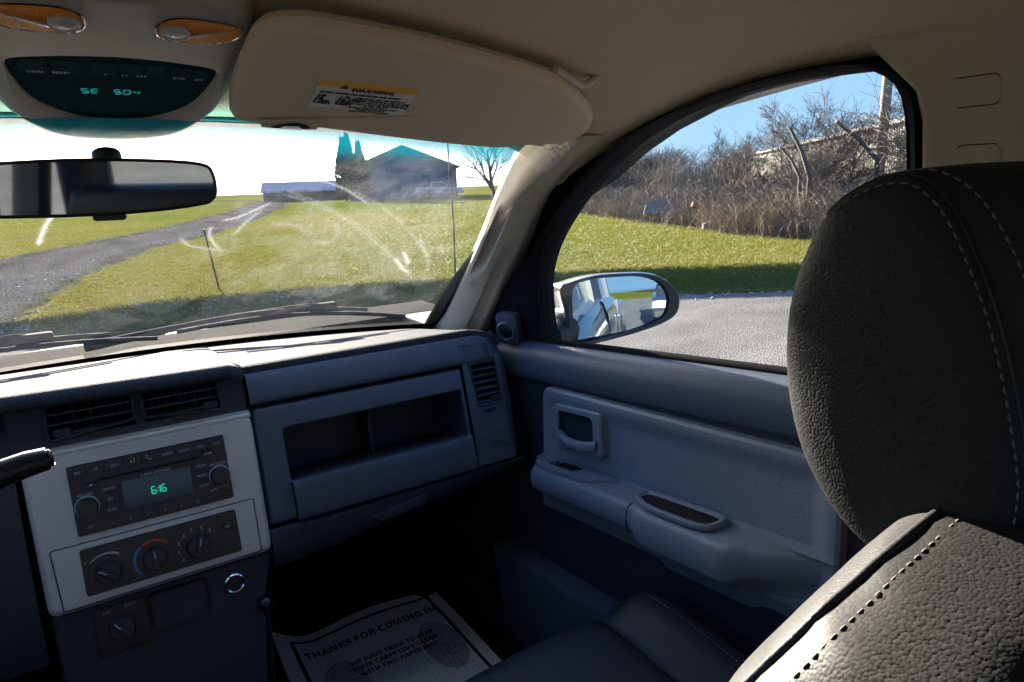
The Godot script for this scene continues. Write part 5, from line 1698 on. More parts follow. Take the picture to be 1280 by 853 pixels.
# foot of the brush as (x, z), from near to far
const BRUSH := [[10.8, -2.0], [11.5, -6.3], [12.1, -8.2], [12.7, -10.7], [14.7, -15.5], [18.1, -23.0], [20.5, -27.0], [27.0, -38.0], [36.0, -50.0]]
func brush_depth(x: float, z: float) -> float:
	# how far a point lies beyond the foot of the brush, negative on the lawn
	for i in BRUSH.size() - 1:
		var a := Vector2(BRUSH[i][0], BRUSH[i][1])
		var b := Vector2(BRUSH[i + 1][0], BRUSH[i + 1][1])
		if z <= a.y and z >= b.y:
			var d := (b - a).normalized()
			return (Vector2(x, z) - a).dot(Vector2(-d.y, d.x))
	if z > BRUSH[0][1]: return x - BRUSH[0][0]
	return -99.0

func height(x: float, z: float) -> float:
	var r := Vector2(x, z).length()
	var az := rad_to_deg(atan2(x, -z))
	var over := r - lot_edge(az)
	var bank := smoothstep(-14.0, 12.0, az)
	bank = lerpf(0.55, 1.0, bank)
	if absf(az) > 100.0: bank = 0.0
	var wob := 0.12 * land.get_noise_2d(x * 6.0, z * 6.0)
	var h := 0.30 * bank * smoothstep(0.28 + wob, 0.86 + wob, over)
	h += (0.30 - 0.30 * bank) * smoothstep(1.0, 8.0, over)
	h += 0.035 * land.get_noise_2d(x * 3.0, z * 3.0) * smoothstep(0.5, 4.0, over)
	h += 0.14 * land.get_noise_2d(x * 0.4, z * 0.4) * smoothstep(8.0, 40.0, over)
	var bd := brush_depth(x, z)
	if bd > 0.0: h += 0.8 * smoothstep(0.0, 9.0, bd) + 0.25 * land.get_noise_2d(x * 5.0, z * 5.0) * smoothstep(0.0, 2.0, bd)
	return h

func on_drive(x: float, z: float) -> float:
	# distance from the middle of the gravel drive over its half width, below 1 on the gravel
	var c := drive_middle(-z)
	return absf(x - c.x) / c.y if -z > 8.9 else 9.0

func drive_middle(d: float) -> Vector2:
	var k := [[8.9, -3.4, 2.6], [11.0, -2.7, 2.2], [14.0, -1.9, 2.0], [19.0, -0.25, 1.75], [25.0, 2.4, 1.7], [32.0, 5.0, 1.7], [42.0, 8.0, 1.8], [60.0, 13.2, 2.0], [80.0, 18.4, 2.2], [110.0, 26.0, 2.4]]
	for i in k.size() - 1:
		if d <= k[i + 1][0]:
			var e := clampf((d - k[i][0]) / (k[i + 1][0] - k[i][0]), 0, 1)
			return Vector2(lerpf(k[i][1], k[i + 1][1], e), lerpf(k[i][2], k[i + 1][2], e))
	return Vector2(26.0, 2.4)

func colored(b: MB, colors: PackedColorArray) -> ArrayMesh:
	# smooth mesh that keeps one colour for each vertex
	var N := PackedVector3Array()
	N.resize(b.v.size())
	for f in b.t.size() / 3:
		var a := b.v[b.t[f * 3]]
		var n := (b.v[b.t[f * 3 + 2]] - a).cross(b.v[b.t[f * 3 + 1]] - a)
		for k in 3: N[b.t[f * 3 + k]] += n
	for i in N.size(): N[i] = N[i].normalized()
	var arr := []
	arr.resize(Mesh.ARRAY_MAX)
	arr[Mesh.ARRAY_VERTEX] = b.v
	arr[Mesh.ARRAY_NORMAL] = N
	arr[Mesh.ARRAY_COLOR] = colors
	arr[Mesh.ARRAY_INDEX] = b.t
	var m := ArrayMesh.new()
	m.add_surface_from_arrays(Mesh.PRIMITIVE_TRIANGLES, arr)
	return m

func build_ground() -> void:
	land.seed = 12
	land.frequency = 0.05
	land.fractal_octaves = 3
	var turf := ramp_texture(512, 0.035, [[0.0, Color(0.50, 0.50, 0.46)], [0.42, Color(0.80, 0.82, 0.76)], [0.6, Color(0.95, 0.95, 0.90)], [1.0, Color(1, 1, 1)]], 5, 31)
	var turf_bump := bump_texture(512, 0.05, FastNoiseLite.TYPE_SIMPLEX_SMOOTH, 14.0, 5, 33)
	var lm := mat("lawn", Color(1, 1, 1), 1.0, 0.0, 0.0)
	lm.vertex_color_use_as_albedo = true
	grain(lm, turf_bump, 0.9, 0.45)
	blotch(lm, turf)
	# rings out from the truck to the horizon
	var b := MB.new()
	var colors := PackedColorArray()
	var rows := []
	var dry := FastNoiseLite.new()
	dry.seed = 5
	dry.frequency = 0.06
	dry.fractal_octaves = 4
	var rings := 150
	for i in rings:
		var pr := PackedVector3Array()
		for k in 361:
			var az := -180.0 + k
			var e := lot_edge(az)
			var f := i / float(rings - 1)
			var r := e - 0.6 + 2.6 * f * 3.0 if f < 0.3333 else e + 2.0 + 900.0 * pow((f - 0.3333) / 0.6667, 4.0) + 8.0 * (f - 0.3333)
			var a := deg_to_rad(az)
			var x := sin(a) * r
			var z := -cos(a) * r
			pr.append(Vector3(x, height(x, z) - (0.03 if i == 0 else 0.0), z))
			var d := dry.get_noise_2d(x, z) * 0.6 + dry.get_noise_2d(x * 0.22, z * 0.5) * 0.7
			var c := Color(0.125, 0.148, 0.019).lerp(Color(0.20, 0.180, 0.052), clampf(0.40 + d * 1.3, 0, 1))
			var bd := brush_depth(x, z)
			if bd > -0.4: c = c.lerp(Color(0.085, 0.066, 0.045), smoothstep(-0.4, 0.4, bd))
			c = c.lerp(Color(0.085, 0.082, 0.080), smoothstep(1.05, 0.85, on_drive(x, z) + 0.12 * dry.get_noise_2d(x * 9.0, z * 9.0)))
			colors.append(c)
		rows.append(pr)
	b.grid(rows, false, true)
	setting("lawn", colored(b, colors), lm, "mown yellow green lawn stretching to the horizon", "lawn")
	# parking lot
	var asph := ramp_texture(512, 0.09, [[0.0, Color(0.55, 0.55, 0.56)], [0.42, Color(0.82, 0.82, 0.82)], [0.58, Color(0.92, 0.91, 0.90)], [1.0, Color(1, 1, 1)]], 5, 41)
	var am := mat("asphalt", lin(0.30, 0.295, 0.29), 1.0, 0.0, 0.05)
	grain(am, bump_texture(512, 0.12, FastNoiseLite.TYPE_SIMPLEX_SMOOTH, 12.0, 4, 43), 0.8, 1.0)
	blotch(am, asph)
	b = MB.new()
	rows = []
	for i in 70:
		var pr := PackedVector3Array()
		for k in 361:
			var az := -180.0 + k
			var r := (lot_edge(az) + 0.10 + 0.10 * land.get_noise_1d(az * 9.0)) * i / 69.0
			var a := deg_to_rad(az)
			pr.append(Vector3(sin(a) * r, 0.004, -cos(a) * r))
		rows.append(pr)
	b.grid(rows, false, true)
	var worn := PackedColorArray()
	for p in b.v:
		var w := 0.88 + 0.25 * dry.get_noise_2d(p.x * 3.0, p.z * 11.0) + 0.22 * dry.get_noise_2d(p.x * 14.0, p.z * 30.0)
		worn.append(Color(w, w, w * 0.99))
	am.vertex_color_use_as_albedo = true
	setting("parking_lot", colored(b, worn), am, "weathered grey asphalt parking lot around the truck", "parking lot")
	# gravel drive
	var gm := mat("gravel", lin(0.17, 0.165, 0.165), 1.0, 0.0, 0.0)
	grain(gm, bump_texture(512, 0.07, FastNoiseLite.TYPE_CELLULAR, 10.0, 1, 45), 0.9, 1.0)
	blotch(gm, ramp_texture(512, 0.05, [[0.0, Color(0.35, 0.36, 0.40)], [0.4, Color(0.62, 0.62, 0.64)], [0.6, Color(0.85, 0.84, 0.82)], [1.0, Color(1, 1, 1)]], 5, 47))
	b = MB.new()
	rows = []
	for i in 260:
		var d := 8.7 + 100.0 * pow(i / 259.0, 1.9)
		var c := drive_middle(d)
		var pr := PackedVector3Array()
		for k in 41:
			var u := k / 20.0 - 1.0
			var x := c.x + u * c.y * (1.0 + 0.10 * land.get_noise_2d(d * 14.0, signf(u) * 40.0))
			pr.append(Vector3(x, height(x, -d) + 0.022 + 0.012 * land.get_noise_2d(x * 40.0, d * 40.0) - 0.03 * pow(absf(u), 4.0) - 0.012 * exp(-pow((absf(u) - 0.5) / 0.16, 2.0)), -d))
		rows.append(pr)
	b.grid(rows, false, true)
	var ruts := PackedColorArray()
	for p in b.v:
		var dm := drive_middle(-p.z)
		var u := (p.x - dm.x) / dm.y
		var w := 0.78 + 0.5 * dry.get_noise_2d(p.x * 16.0, p.z * 5.0) + 0.4 * dry.get_noise_2d(p.x * 5.0, p.z * 1.4)
		w += 0.20 * exp(-pow((absf(u) - 0.5) / 0.2, 2.0))
		ruts.append(Color(w * 1.02, w, w * 0.97).lerp(Color(0.62, 0.68, 0.30), smoothstep(0.80, 1.0, absf(u) + 0.2 * dry.get_noise_2d(p.x * 30.0, p.z * 30.0))))
	gm.vertex_color_use_as_albedo = true
	setting("gravel_drive", colored(b, ruts), gm, "grey gravel drive running uphill across the lawn", "drive")
	# loose stones along the lot edge, too many to count
	var st := MB.new()
	st.lathe(PackedVector2Array([Vector2(0.3, -0.35), Vector2(0.85, -0.2), Vector2(1.0, 0.1), Vector2(0.6, 0.5), Vector2(0.2, 0.6)]), Transform3D(), 6)
	var mm := MultiMesh.new()
	mm.transform_format = MultiMesh.TRANSFORM_3D
	mm.mesh = st.done(20)
	mm.instance_count = 5200
	for i in 5200:
		var az := rng.randf_range(-8.0, 16.0)
		var r := lot_edge(az) + rng.randfn(0.35, 0.5)
		if i % 3 == 0:
			az = rng.randf_range(16.0, 66.0)
			r = lot_edge(az) + rng.randfn(0.05, 0.14)
		var a := deg_to_rad(az)
		var x := sin(a) * r
		var z := -cos(a) * r
		if i >= 1500:
			# scattered over the drive and its verges
			z = -9.0 - 26.0 * pow(rng.randf(), 1.7)
			var dm := drive_middle(-z)
			x = dm.x + dm.y * rng.randfn(0.0, 0.62)
		var s := rng.randf_range(0.008, 0.028) * (1.4 if rng.randf() < 0.08 else 1.0)
		mm.set_instance_transform(i, Transform3D(Basis(Vector3(rng.randf() - 0.5, 1, rng.randf() - 0.5).normalized(), rng.randf() * TAU).scaled(Vector3(s, s * 0.7, s * 1.2)), Vector3(x, maxf(0.006, height(x, z)) + s * 0.1, z)))
	var mi := MultiMeshInstance3D.new()
	mi.name = "gravel"
	mi.multimesh = mm
	var sm := mat("stone", lin(0.30, 0.29, 0.28), 0.9)
	mi.material_override = sm
	add_child(mi)
	tag(mi, "loose pale gravel along the edge of the lot", "gravel", "", "stuff")
	build_grass()

func build_grass() -> void:
	# tufts of bent blades, dense near the lot
	var variants := []
	for k in 3:
		var b := MB.new()
		for i in 9:
			var a := rng.randf() * TAU
			var lean := rng.randf_range(0.1, 0.75)
			var h := rng.randf_range(0.55, 1.0)
			var root := Vector3(rng.randfn(0, 0.28), 0, rng.randfn(0, 0.28))
			var d := Vector3(cos(a), 0, sin(a))
			var w := Vector3(-d.z, 0, d.x) * 0.036
			var p1 := root + d * lean * 0.35 * h + Vector3.UP * h * 0.6
			var p2 := root + d * lean * h + Vector3.UP * h
			var at := b.v.size()
			b.v.append_array(PackedVector3Array([root - w, root + w, p1 - w * 0.8, p1 + w * 0.8, p2]))
			b.t.append_array(PackedInt32Array([at, at + 2, at + 1, at + 1, at + 2, at + 3, at + 2, at + 4, at + 3]))
		variants.append(b.done(80))
	var gm := mat("grass_blade", Color(1, 1, 1), 0.6, 0.0, 0.3)
	gm.vertex_color_use_as_albedo = true
	gm.backlight_enabled = true
	gm.backlight = Color(0.75, 0.75, 0.55)
	var n := FastNoiseLite.new()
	n.seed = 5
	n.frequency = 0.06
	n.fractal_octaves = 4
	for k in 3:
		var place := []
		var tint := []
		var tries := 0
		while place.size() < 26000 and tries < 90000:
			tries += 1
			var az := rng.randf_range(-9.0, 68.0)
			var over := 0.12 + 46.0 * pow(rng.randf(), 2.4)
			var r := lot_edge(az) + over
			var a := deg_to_rad(az)
			var x := sin(a) * r
			var z := -cos(a) * r
			if on_drive(x, z) < 1.02 or brush_depth(x, z) > 0.3: continue
			if over < 0.4 and rng.randf() < 0.4: continue
			var d := n.get_noise_2d(x, z) * 0.6 + n.get_noise_2d(x * 0.22, z * 0.5) * 0.7
			var s := rng.randf_range(0.030, 0.058) * (1.0 + 0.02 * over)
			place.append(Transform3D(Basis(Vector3.UP, rng.randf() * TAU).scaled(Vector3(s * 1.3, s, s * 1.3)), Vector3(x, height(x, z) - 0.004, z)))
			var c := Color(0.130, 0.156, 0.021).lerp(Color(0.21, 0.185, 0.055), clampf(0.38 + d * 1.3 + rng.randf_range(-0.16, 0.16), 0, 1))
			tint.append(c)
		var mm := MultiMesh.new()
		mm.transform_format = MultiMesh.TRANSFORM_3D
		mm.use_colors = true
		mm.mesh = variants[k]
		mm.instance_count = place.size()
		for i in place.size():
			mm.set_instance_transform(i, place[i])
			mm.set_instance_color(i, tint[i])
		var mi := MultiMeshInstance3D.new()
		mi.name = numbered("grass")
		mi.multimesh = mm
		mi.material_override = gm
		add_child(mi)
		tag(mi, "short tufted winter grass of the lawn", "grass", "grass of the lawn", "stuff")

# ------------------------------------------------------------------ trees and brush
func branch(b: MB, from: Vector3, dir: Vector3, length: float, r: float, level: int, spread: float, g: RandomNumberGenerator, tips: float) -> void:
	var p := PackedVector3Array([from])
	var rad := PackedFloat32Array([r])
	var steps := 4 if level > 1 else 3
	var d := dir
	for i in steps:
		d = (d + Vector3(g.randfn(0, 0.16), g.randfn(0.05, 0.12), g.randfn(0, 0.16))).normalized()
		p.append(p[i] + d * length / steps)
		rad.append(maxf(tips, r * (1.0 - 0.72 * (i + 1.0) / steps)))
	b.tube(p, rad, 5 if level > 2 else 3, false)
	if level <= 0: return
	var n := 3 + (1 if level > 1 else 0) + g.randi_range(0, 2)
	for i in n:
		var e := g.randf_range(0.25, 1.0)
		var at := mini(int(e * steps), steps - 1)
		var q := p[at].lerp(p[at + 1], e * steps - at)
		var axis := Vector3(g.randfn(0, 1), g.randfn(0, 0.6), g.randfn(0, 1)).normalized()
		var nd := (d + axis * spread).normalized()
		branch(b, q, nd, length * g.randf_range(0.45, 0.75), maxf(tips, rad[at] * g.randf_range(0.45, 0.7)), level - 1, spread, g, tips)

func bare_crown(salt: int, stems: int, tall: float, r: float, levels: int, spread: float, tips: float) -> Array:
	# [trunk mesh, crown mesh] of a leafless tree of about one metre scale
	var g := RandomNumberGenerator.new()
	g.seed = salt
	var trunk := MB.new()
	var crown := MB.new()
	for s in stems:
		var d := Vector3(g.randfn(0, 0.24), 1, g.randfn(0, 0.24)).normalized()
		var root := Vector3(g.randfn(0, 0.05), -0.05, g.randfn(0, 0.05)) * (1.0 if stems > 1 else 0.2)
		var p := PackedVector3Array([root])
		var rad := PackedFloat32Array([r])
		for i in 5:
			d = (d + Vector3(g.randfn(0, 0.10), 0.05, g.randfn(0, 0.10))).normalized()
			p.append(p[i] + d * tall * 0.62 / 5.0)
			rad.append(r * (1.0 - 0.13 * (i + 1)))
		trunk.tube(p, rad, 6, true)
		var n := 9 + g.randi_range(0, 3)
		var low := 0.05 if r < 0.016 else 0.2
		for i in n:
			var e := low + (1.0 - low) * (i + g.randf()) / n
			var at := mini(int(e * 5), 4)
			var q := p[at].lerp(p[at + 1], e * 5 - at)
			var ang := g.randf() * TAU
			var nd := (d * 0.75 + Vector3(cos(ang), 0.25, sin(ang)) * spread).normalized()
			branch(crown, q, nd, tall * g.randf_range(0.26, 0.44), rad[at] * 0.55, levels, spread, g, tips)
	return [trunk.done(60), crown.done(60)]

func build_trees() -> void:
	var bark := mat("bark", lin(0.090, 0.078, 0.068), 0.9)
	var pale := mat("pale_bark", lin(0.15, 0.13, 0.11), 0.9)
	var brown := mat("brown_twig", lin(0.13, 0.10, 0.078), 0.9)
	var kinds := []
	for k in 6: kinds.append(bare_crown(100 + k, 1, 1.0, [0.012, 0.018, 0.010, 0.015, 0.011, 0.020][k], 3 if k % 2 == 0 else 2, [0.8, 0.7, 0.95, 0.75, 0.9, 0.65][k], 0.0013))
	# each: distance along the foot of the brush (0..1 over its listed points), depth behind it, height
	var spots := []
	var g := RandomNumberGenerator.new()
	g.seed = 314
	for i in 95:
		var e := g.randf_range(0.4, 7.6)
		var depth := g.randf_range(0.6, 7.5)
		spots.append([e, depth, g.randf_range(1.2, 2.1) * (1.0 + 0.05 * e) + (0.5 if i % 7 == 0 else 0.0), i % 6])
	for q in [[1.0, 4.0, 3.7, 2], [1.45, 5.0, 3.9, 0], [1.9, 3.6, 3.5, 4], [2.25, 5.5, 3.7, 0], [2.7, 4.6, 3.4, 2], [3.2, 6.0, 3.3, 4], [0.5, 5.0, 4.3, 0], [1.2, 2.4, 2.8, 1], [2.9, 3.0, 2.9, 5]]: spots.append(q)
	for i in 26: spots.append([g.randf_range(0.2, 3.2), g.randf_range(2.0, 7.5), g.randf_range(2.4, 3.5), [0, 2, 4][i % 3]])
	var firsts := {}
	for q in spots:
		var at := int(q[0])
		var p := Vector2(BRUSH[at][0], BRUSH[at][1]).lerp(Vector2(BRUSH[at + 1][0], BRUSH[at + 1][1]), q[0] - at)
		var dir := (Vector2(BRUSH[at + 1][0], BRUSH[at + 1][1]) - Vector2(BRUSH[at][0], BRUSH[at][1])).normalized()
		p += Vector2(-dir.y, dir.x) * q[1]
		var bearing := rad_to_deg(atan2(p.x, -p.y))
		if bearing > 58.6 and bearing < 63.2: continue
		var y := height(p.x, p.y)
		var k: int = q[3]
		var o: Node3D
		if not firsts.has(k):
			o = thing("bare_tree", "", "tree", Vector3(p.x, y, p.y), "leafless trees in the brush", false, g.randf() * TAU)
			part("trunk", kinds[k][0], bark if k % 2 == 0 else pale, o)
			part("crown", kinds[k][1], bark if k % 2 == 0 else brown, o)
			firsts[k] = o
		else:
			o = firsts[k].duplicate()
			o.name = numbered("bare_tree")
			add_child(o)
			o.position = Vector3(p.x, y, p.y)
			o.rotation.y = g.randf() * TAU
		o.scale = Vector3.ONE * q[2] * Vector3(g.randf_range(0.9, 1.25), 1.0, g.randf_range(0.9, 1.25))
		o.set_meta("label", "leafless grey brown tree among the brush beyond the lawn")
	# dry stalks and briars that fill the brush, a single mass
	var bundles := []
	for k in 4:
		var b := MB.new()
		var h := RandomNumberGenerator.new()
		h.seed = 500 + k
		for i in 16:
			var d := Vector3(h.randfn(0, 0.32), 1, h.randfn(0, 0.32)).normalized()
			var root := Vector3(h.randfn(0, 0.22), 0, h.randfn(0, 0.22))
			var l := h.randf_range(0.5, 1.0)
			var bend := Vector3(h.randfn(0, 0.25), -0.1, h.randfn(0, 0.25))
			b.tube(PackedVector3Array([root, root + d * l * 0.5, root + (d + bend) * l]), PackedFloat32Array([0.0060, 0.0045, 0.002]), 3, false)
			for j in 3:
				var e := h.randf_range(0.3, 0.9)
				var q := root + d * l * e
				var nd := (d + Vector3(h.randfn(0, 0.8), h.randfn(0.1, 0.4), h.randfn(0, 0.8))).normalized()
				b.tube(PackedVector3Array([q, q + nd * l * h.randf_range(0.15, 0.35)]), PackedFloat32Array([0.0035, 0.0018]), 3, false)
		bundles.append(b.done(80))
	var dm := mat("dry_stalk", Color(1, 1, 1), 0.9)
	dm.vertex_color_use_as_albedo = true
	dm.backlight_enabled = true
	dm.backlight = Color(0.35, 0.33, 0.30)
	for k in 4:
		var mm := MultiMesh.new()
		mm.transform_format = MultiMesh.TRANSFORM_3D
		mm.use_colors = true
		mm.mesh = bundles[k]
		mm.instance_count = 1100
		for i in 1100:
			var e := g.randf_range(0.3, 7.95)
			var at := int(e)
			var p := Vector2(BRUSH[at][0], BRUSH[at][1]).lerp(Vector2(BRUSH[at + 1][0], BRUSH[at + 1][1]), e - at)
			var dir := (Vector2(BRUSH[at + 1][0], BRUSH[at + 1][1]) - Vector2(BRUSH[at][0], BRUSH[at][1])).normalized()
			var depth := absf(g.randfn(0.0, 3.0)) + 0.15
			p += Vector2(-dir.y, dir.x) * depth
			if p.distance_to(Vector2(14.6, -14.6)) < 0.7 or p.distance_to(Vector2(13.6, -12.6)) < 0.6: p += Vector2(1.6, -0.4)
			var s := g.randf_range(0.35, 1.0) * (0.8 if depth < 0.8 else 1.1) * (1.0 + 0.04 * e)
			mm.set_instance_transform(i, Transform3D(Basis(Vector3.UP, g.randf() * TAU).scaled(Vector3(s * 1.2, s, s * 1.2)), Vector3(p.x, height(p.x, p.y) - 0.03, p.y)))
			var c := Color(0.165, 0.135, 0.105).lerp(Color(0.085, 0.080, 0.076), g.randf())
			if depth < 1.0 and g.randf() < 0.45: c = Color(0.24, 0.18, 0.11)
			mm.set_instance_color(i, c)
		var mi := MultiMeshInstance3D.new()
		mi.name = numbered("undergrowth")
		mi.multimesh = mm
		mi.material_override = dm
		add_child(mi)
		tag(mi, "tangled dry brown stalks filling the brush bank", "undergrowth", "undergrowth of the brush bank", "stuff")
	# tall bare tree to the passenger side of the barn
	var lone := bare_crown(900, 1, 1.0, 0.028, 2, 0.55, 0.003)
	var o := thing("lone_tree", "tall bare tree standing alone beside the grey barn", "tree", Vector3(25.0, height(25.0, -41.0), -41.0), "", false, 0.6)
	part("trunk", lone[0], bark, o)
	part("crown", lone[1], bark, o)
	o.scale = Vector3.ONE * 6.2
	# three narrow evergreens standing together by the barn
	var leaf := mat("evergreen", lin(0.030, 0.050, 0.028), 0.8)
	for q in [[26.6, -76.0, 6.9, 1.25], [27.6, -77.2, 7.4, 1.1], [28.8, -77.0, 6.5, 1.1]]:
		var e := thing("columnar_evergreen", ["broad dark columnar evergreen, first of three beside the barn", "tallest dark columnar evergreen, middle of three beside the barn", "narrow dark columnar evergreen standing nearest the barn wall"][taken.get("columnar_evergreen", -1) + 1], "tree", Vector3(q[0], height(q[0], q[1]), q[1]), "evergreens beside the barn", false)
		var b := MB.new()
		var col := RandomNumberGenerator.new()
		col.seed = int(q[2] * 100)
		for i in 1500:
			var f := pow(col.randf(), 0.9)
			var w: float = q[3] * (0.25 + 0.75 * sin(PI * clampf(0.18 + 0.80 * f, 0, 1))) * (1.0 - 0.75 * f * f)
			var a := col.randf() * TAU
			var rr2 := w * sqrt(col.randf_range(0.35, 1.0))
			var c := Vector3(cos(a) * rr2, 0.15 + q[2] * f * 0.96, sin(a) * rr2)
			var up := Vector3(cos(a) * 0.3, 1, sin(a) * 0.3).normalized() * col.randf_range(0.22, 0.5)
			var sd := Vector3(-sin(a), 0, cos(a)) * col.randf_range(0.10, 0.2)
			var n0 := b.v.size()
			b.v.append_array(PackedVector3Array([c - sd, c + sd, c + up, c + up * 0.5 + Vector3(cos(a), 0, sin(a)) * 0.12]))
			b.t.append_array(PackedInt32Array([n0, n0 + 3, n0 + 1, n0, n0 + 2, n0 + 3, n0 + 3, n0 + 2, n0 + 1]))
		part("crown", b.done(30), leaf, e)
		part("trunk", tube_mesh(PackedVector3Array([Vector3(0, -0.1, 0), Vector3(0, q[2] * 0.8, 0)]), [0.14, 0.04], 8), bark, e)

# ------------------------------------------------------------------ buildings, pole, vehicles, litter
func build_buildings() -> void:
	var siding := mat("barn_siding", lin(0.17, 0.20, 0.24), 0.7)
	var roofm := mat("barn_roof", lin(0.13, 0.15, 0.17), 0.55)
	mat("barn_trim", lin(0.30, 0.31, 0.32), 0.7)
	# barn: gable end towards the camera
	var t := thing("barn", "large grey gabled barn across the lawn behind the parked pickup", "barn", Vector3(33.6, 0.2, -75.5), "", false, -0.40)
	var w := 12.6
	var eave := 3.7
	var ridge := 6.15
	var d := 18.0
	var b := MB.new()
	var gable := PackedVector2Array([Vector2(-w / 2, 0), Vector2(w / 2, 0), Vector2(w / 2, eave), Vector2(0, ridge - 0.1), Vector2(-w / 2, eave)])
	b.slab(gable, Transform3D(), d, 0.01, 1)
	var wl := part("wall", b.done(30), siding, t)
	for i in 24:
		var x := lerpf(-w / 2 + 0.3, w / 2 - 0.3, i / 23.0)
		var top := eave + (ridge - eave - 0.2) * (1.0 - absf(x) / (w / 2)) - 0.1
		part("batten", box_mesh(Vector3(x - 0.03, 0.05, 0.0), Vector3(x + 0.03, top, 0.035)), siding, wl)
	for s in [-1.0, 1.0]:
		b = MB.new()
		var slope := atan2(ridge - eave, w / 2)
		var len := Vector2(w / 2, ridge - eave).length() + 0.5
		b.solid(Transform3D(Basis(Vector3(0, 0, 1), -slope * s), Vector3(s * w / 4 + s * 0.2, (eave + ridge) / 2 + 0.02, -d / 2 + 0.2)), Vector3(len, 0.12, d + 1.0))
		part("roof", b.done(30), roofm, t)
	var dr := part("door", box_mesh(Vector3(-1.6, 0.0, 0.0), Vector3(1.9, 3.0, 0.09), 0.02), M.barn_trim, t)
	for i in 4: part("door_panel", box_mesh(Vector3(-1.5, 0.08 + i * 0.73, 0.09), Vector3(1.8, 0.74 + i * 0.73, 0.12), 0.02), siding, dr)
	var wn := part("window", box_mesh(Vector3(-4.6, 1.1, 0.0), Vector3(-3.5, 2.1, 0.08), 0.02), M.barn_trim, t)
	part("pane", box_mesh(Vector3(-4.5, 1.2, 0.08), Vector3(-3.6, 2.0, 0.1)), M.dark_glass, wn)
	# low shed with a metal roof
	var sh := thing("low_shed", "long low shed with a blue metal roof by the gravel drive", "shed", Vector3(27.5, 0.2, -95.0), "", false, -0.30)
	b = MB.new()
	b.box(Vector3(-5.6, 0, -4.0), Vector3(5.2, 1.55, 0.0))
	var blue := mat("blue_roof", lin(0.10, 0.16, 0.26), 0.45, 0.2)
	part("wall", b.done(), mat("shed_wall", lin(0.075, 0.062, 0.055), 0.8), sh)
	b = MB.new()
	b.solid(Transform3D(Basis(Vector3.RIGHT, 0.42), Vector3(-0.2, 2.05, -1.3)), Vector3(11.4, 0.10, 3.4))
	part("roof", b.done(), blue, sh)
	for i in 5: part("post", box_mesh(Vector3(-5.4 + i * 2.6, 0, 0.5), Vector3(-5.26 + i * 2.6, 1.6, 0.64)), M.shed_wall, sh)
	# long warehouse behind the brush
	var wm := mat("warehouse_wall", lin(0.125, 0.12, 0.108), 0.75)
	blotch(wm, ramp_texture(256, 0.03, [[0.0, Color(0.72, 0.70, 0.66)], [0.5, Color(0.92, 0.91, 0.88)], [1.0, Color(1, 1, 1)]], 4, 61), 0.25)
	var dir := Vector3(76, 0, -80).normalized()
	var wh := thing("warehouse", "long pale metal warehouse with a dark roof edge behind the brush", "warehouse", Vector3(40.0, 0.2, -15.5), "", false, 0.0)
	wh.basis = Basis(dir, Vector3.UP, dir.cross(Vector3.UP))
	b = MB.new()
	b.box(Vector3(-14, 0, 0.4), Vector3(118, 4.75, 18.4))
	var ww := part("wall", b.done(), wm, wh)
	for i in 150:
		var x := lerpf(-13.6, 60.0, i / 149.0)
		part("siding_rib", box_mesh(Vector3(x - 0.035, 0.1, 0.35), Vector3(x + 0.035, 4.72, 0.4)), wm, ww)
	b = MB.new()
	b.box(Vector3(-14.3, 4.75, -0.25), Vector3(118.3, 5.0, 19))
	part("roof_edge", b.done(), mat("roof_edge", lin(0.10, 0.085, 0.075), 0.7), wh)
	b = MB.new()
	b.solid(Transform3D(Basis(Vector3.RIGHT, -0.05), Vector3(52, 5.5, 9.5)), Vector3(132.6, 0.1, 19.0))
	part("roof", b.done(), M.barn_roof, wh)
	# utility pole
	var pg := ramp_texture(256, 0.04, [[0.0, Color(0.62, 0.58, 0.53)], [1.0, Color(1, 0.98, 0.95)]], 4, 71)
	var pm := mat("pole_wood", lin(0.42, 0.37, 0.31), 0.85)
	blotch(pm, pg, 1.2)
	var po := thing("utility_pole", "weathered wooden utility pole rising above the brush", "pole", Vector3(20.9, height(20.9, -11.6), -11.6), "", false)
	part("shaft", tube_mesh(PackedVector3Array([Vector3(0, -0.2, 0), Vector3(-0.05, 4, 0.05), Vector3(-0.02, 9, 0.0)]), [0.155, 0.14, 0.115], 14), pm, po)
	part("crossarm", box_mesh(Vector3(-1.1, 8.2, -0.06), Vector3(1.1, 8.33, 0.06), 0.01), pm, po)
	# cut limbs leaning in the brush
	var k := 0
	for q in [[[13.69, 1.50, -9.14], [13.65, 2.59, -9.67], 0.042], [[13.33, 1.51, -9.13], [13.40, 2.18, -9.71], 0.032], [[15.23, 1.83, -8.52], [14.33, 2.68, -9.00], 0.048]]:
		var a := Vector3(q[0][0], q[0][1], q[0][2])
		var c := Vector3(q[1][0], q[1][1], q[1][2])
		var l := thing("cut_limb", ["upright dark cut limb standing in the brush", "shorter dark cut stump leaning the other way in brush", "long broken limb slanting across the warehouse wall"][k], "limb", a - Vector3(0, 0.6, 0), "cut limbs in the brush")
		part("wood", tube_mesh(PackedVector3Array([a - Vector3(0, 0.7, 0), a, (a + c) / 2 + Vector3(0.04, 0.03, 0.02), c]), [q[2] * 1.2, q[2] * 1.1, q[2], q[2] * 0.8], 8), M.bark, l)
		part("cut_end", lathe_mesh([Vector2(q[2] * 0.78, -0.01), Vector2(q[2] * 0.76, 0.012), Vector2(q[2] * 0.3, 0.015)], Transform3D(Basis.looking_at(-(c - a).normalized(), Vector3.RIGHT), c), 10), M.pole_wood, l)
		k += 1
	# litter at the foot of the bank
	var cm := mat("concrete", lin(0.27, 0.25, 0.22), 0.9)
	blotch(cm, M.asphalt.albedo_texture, 0.7)
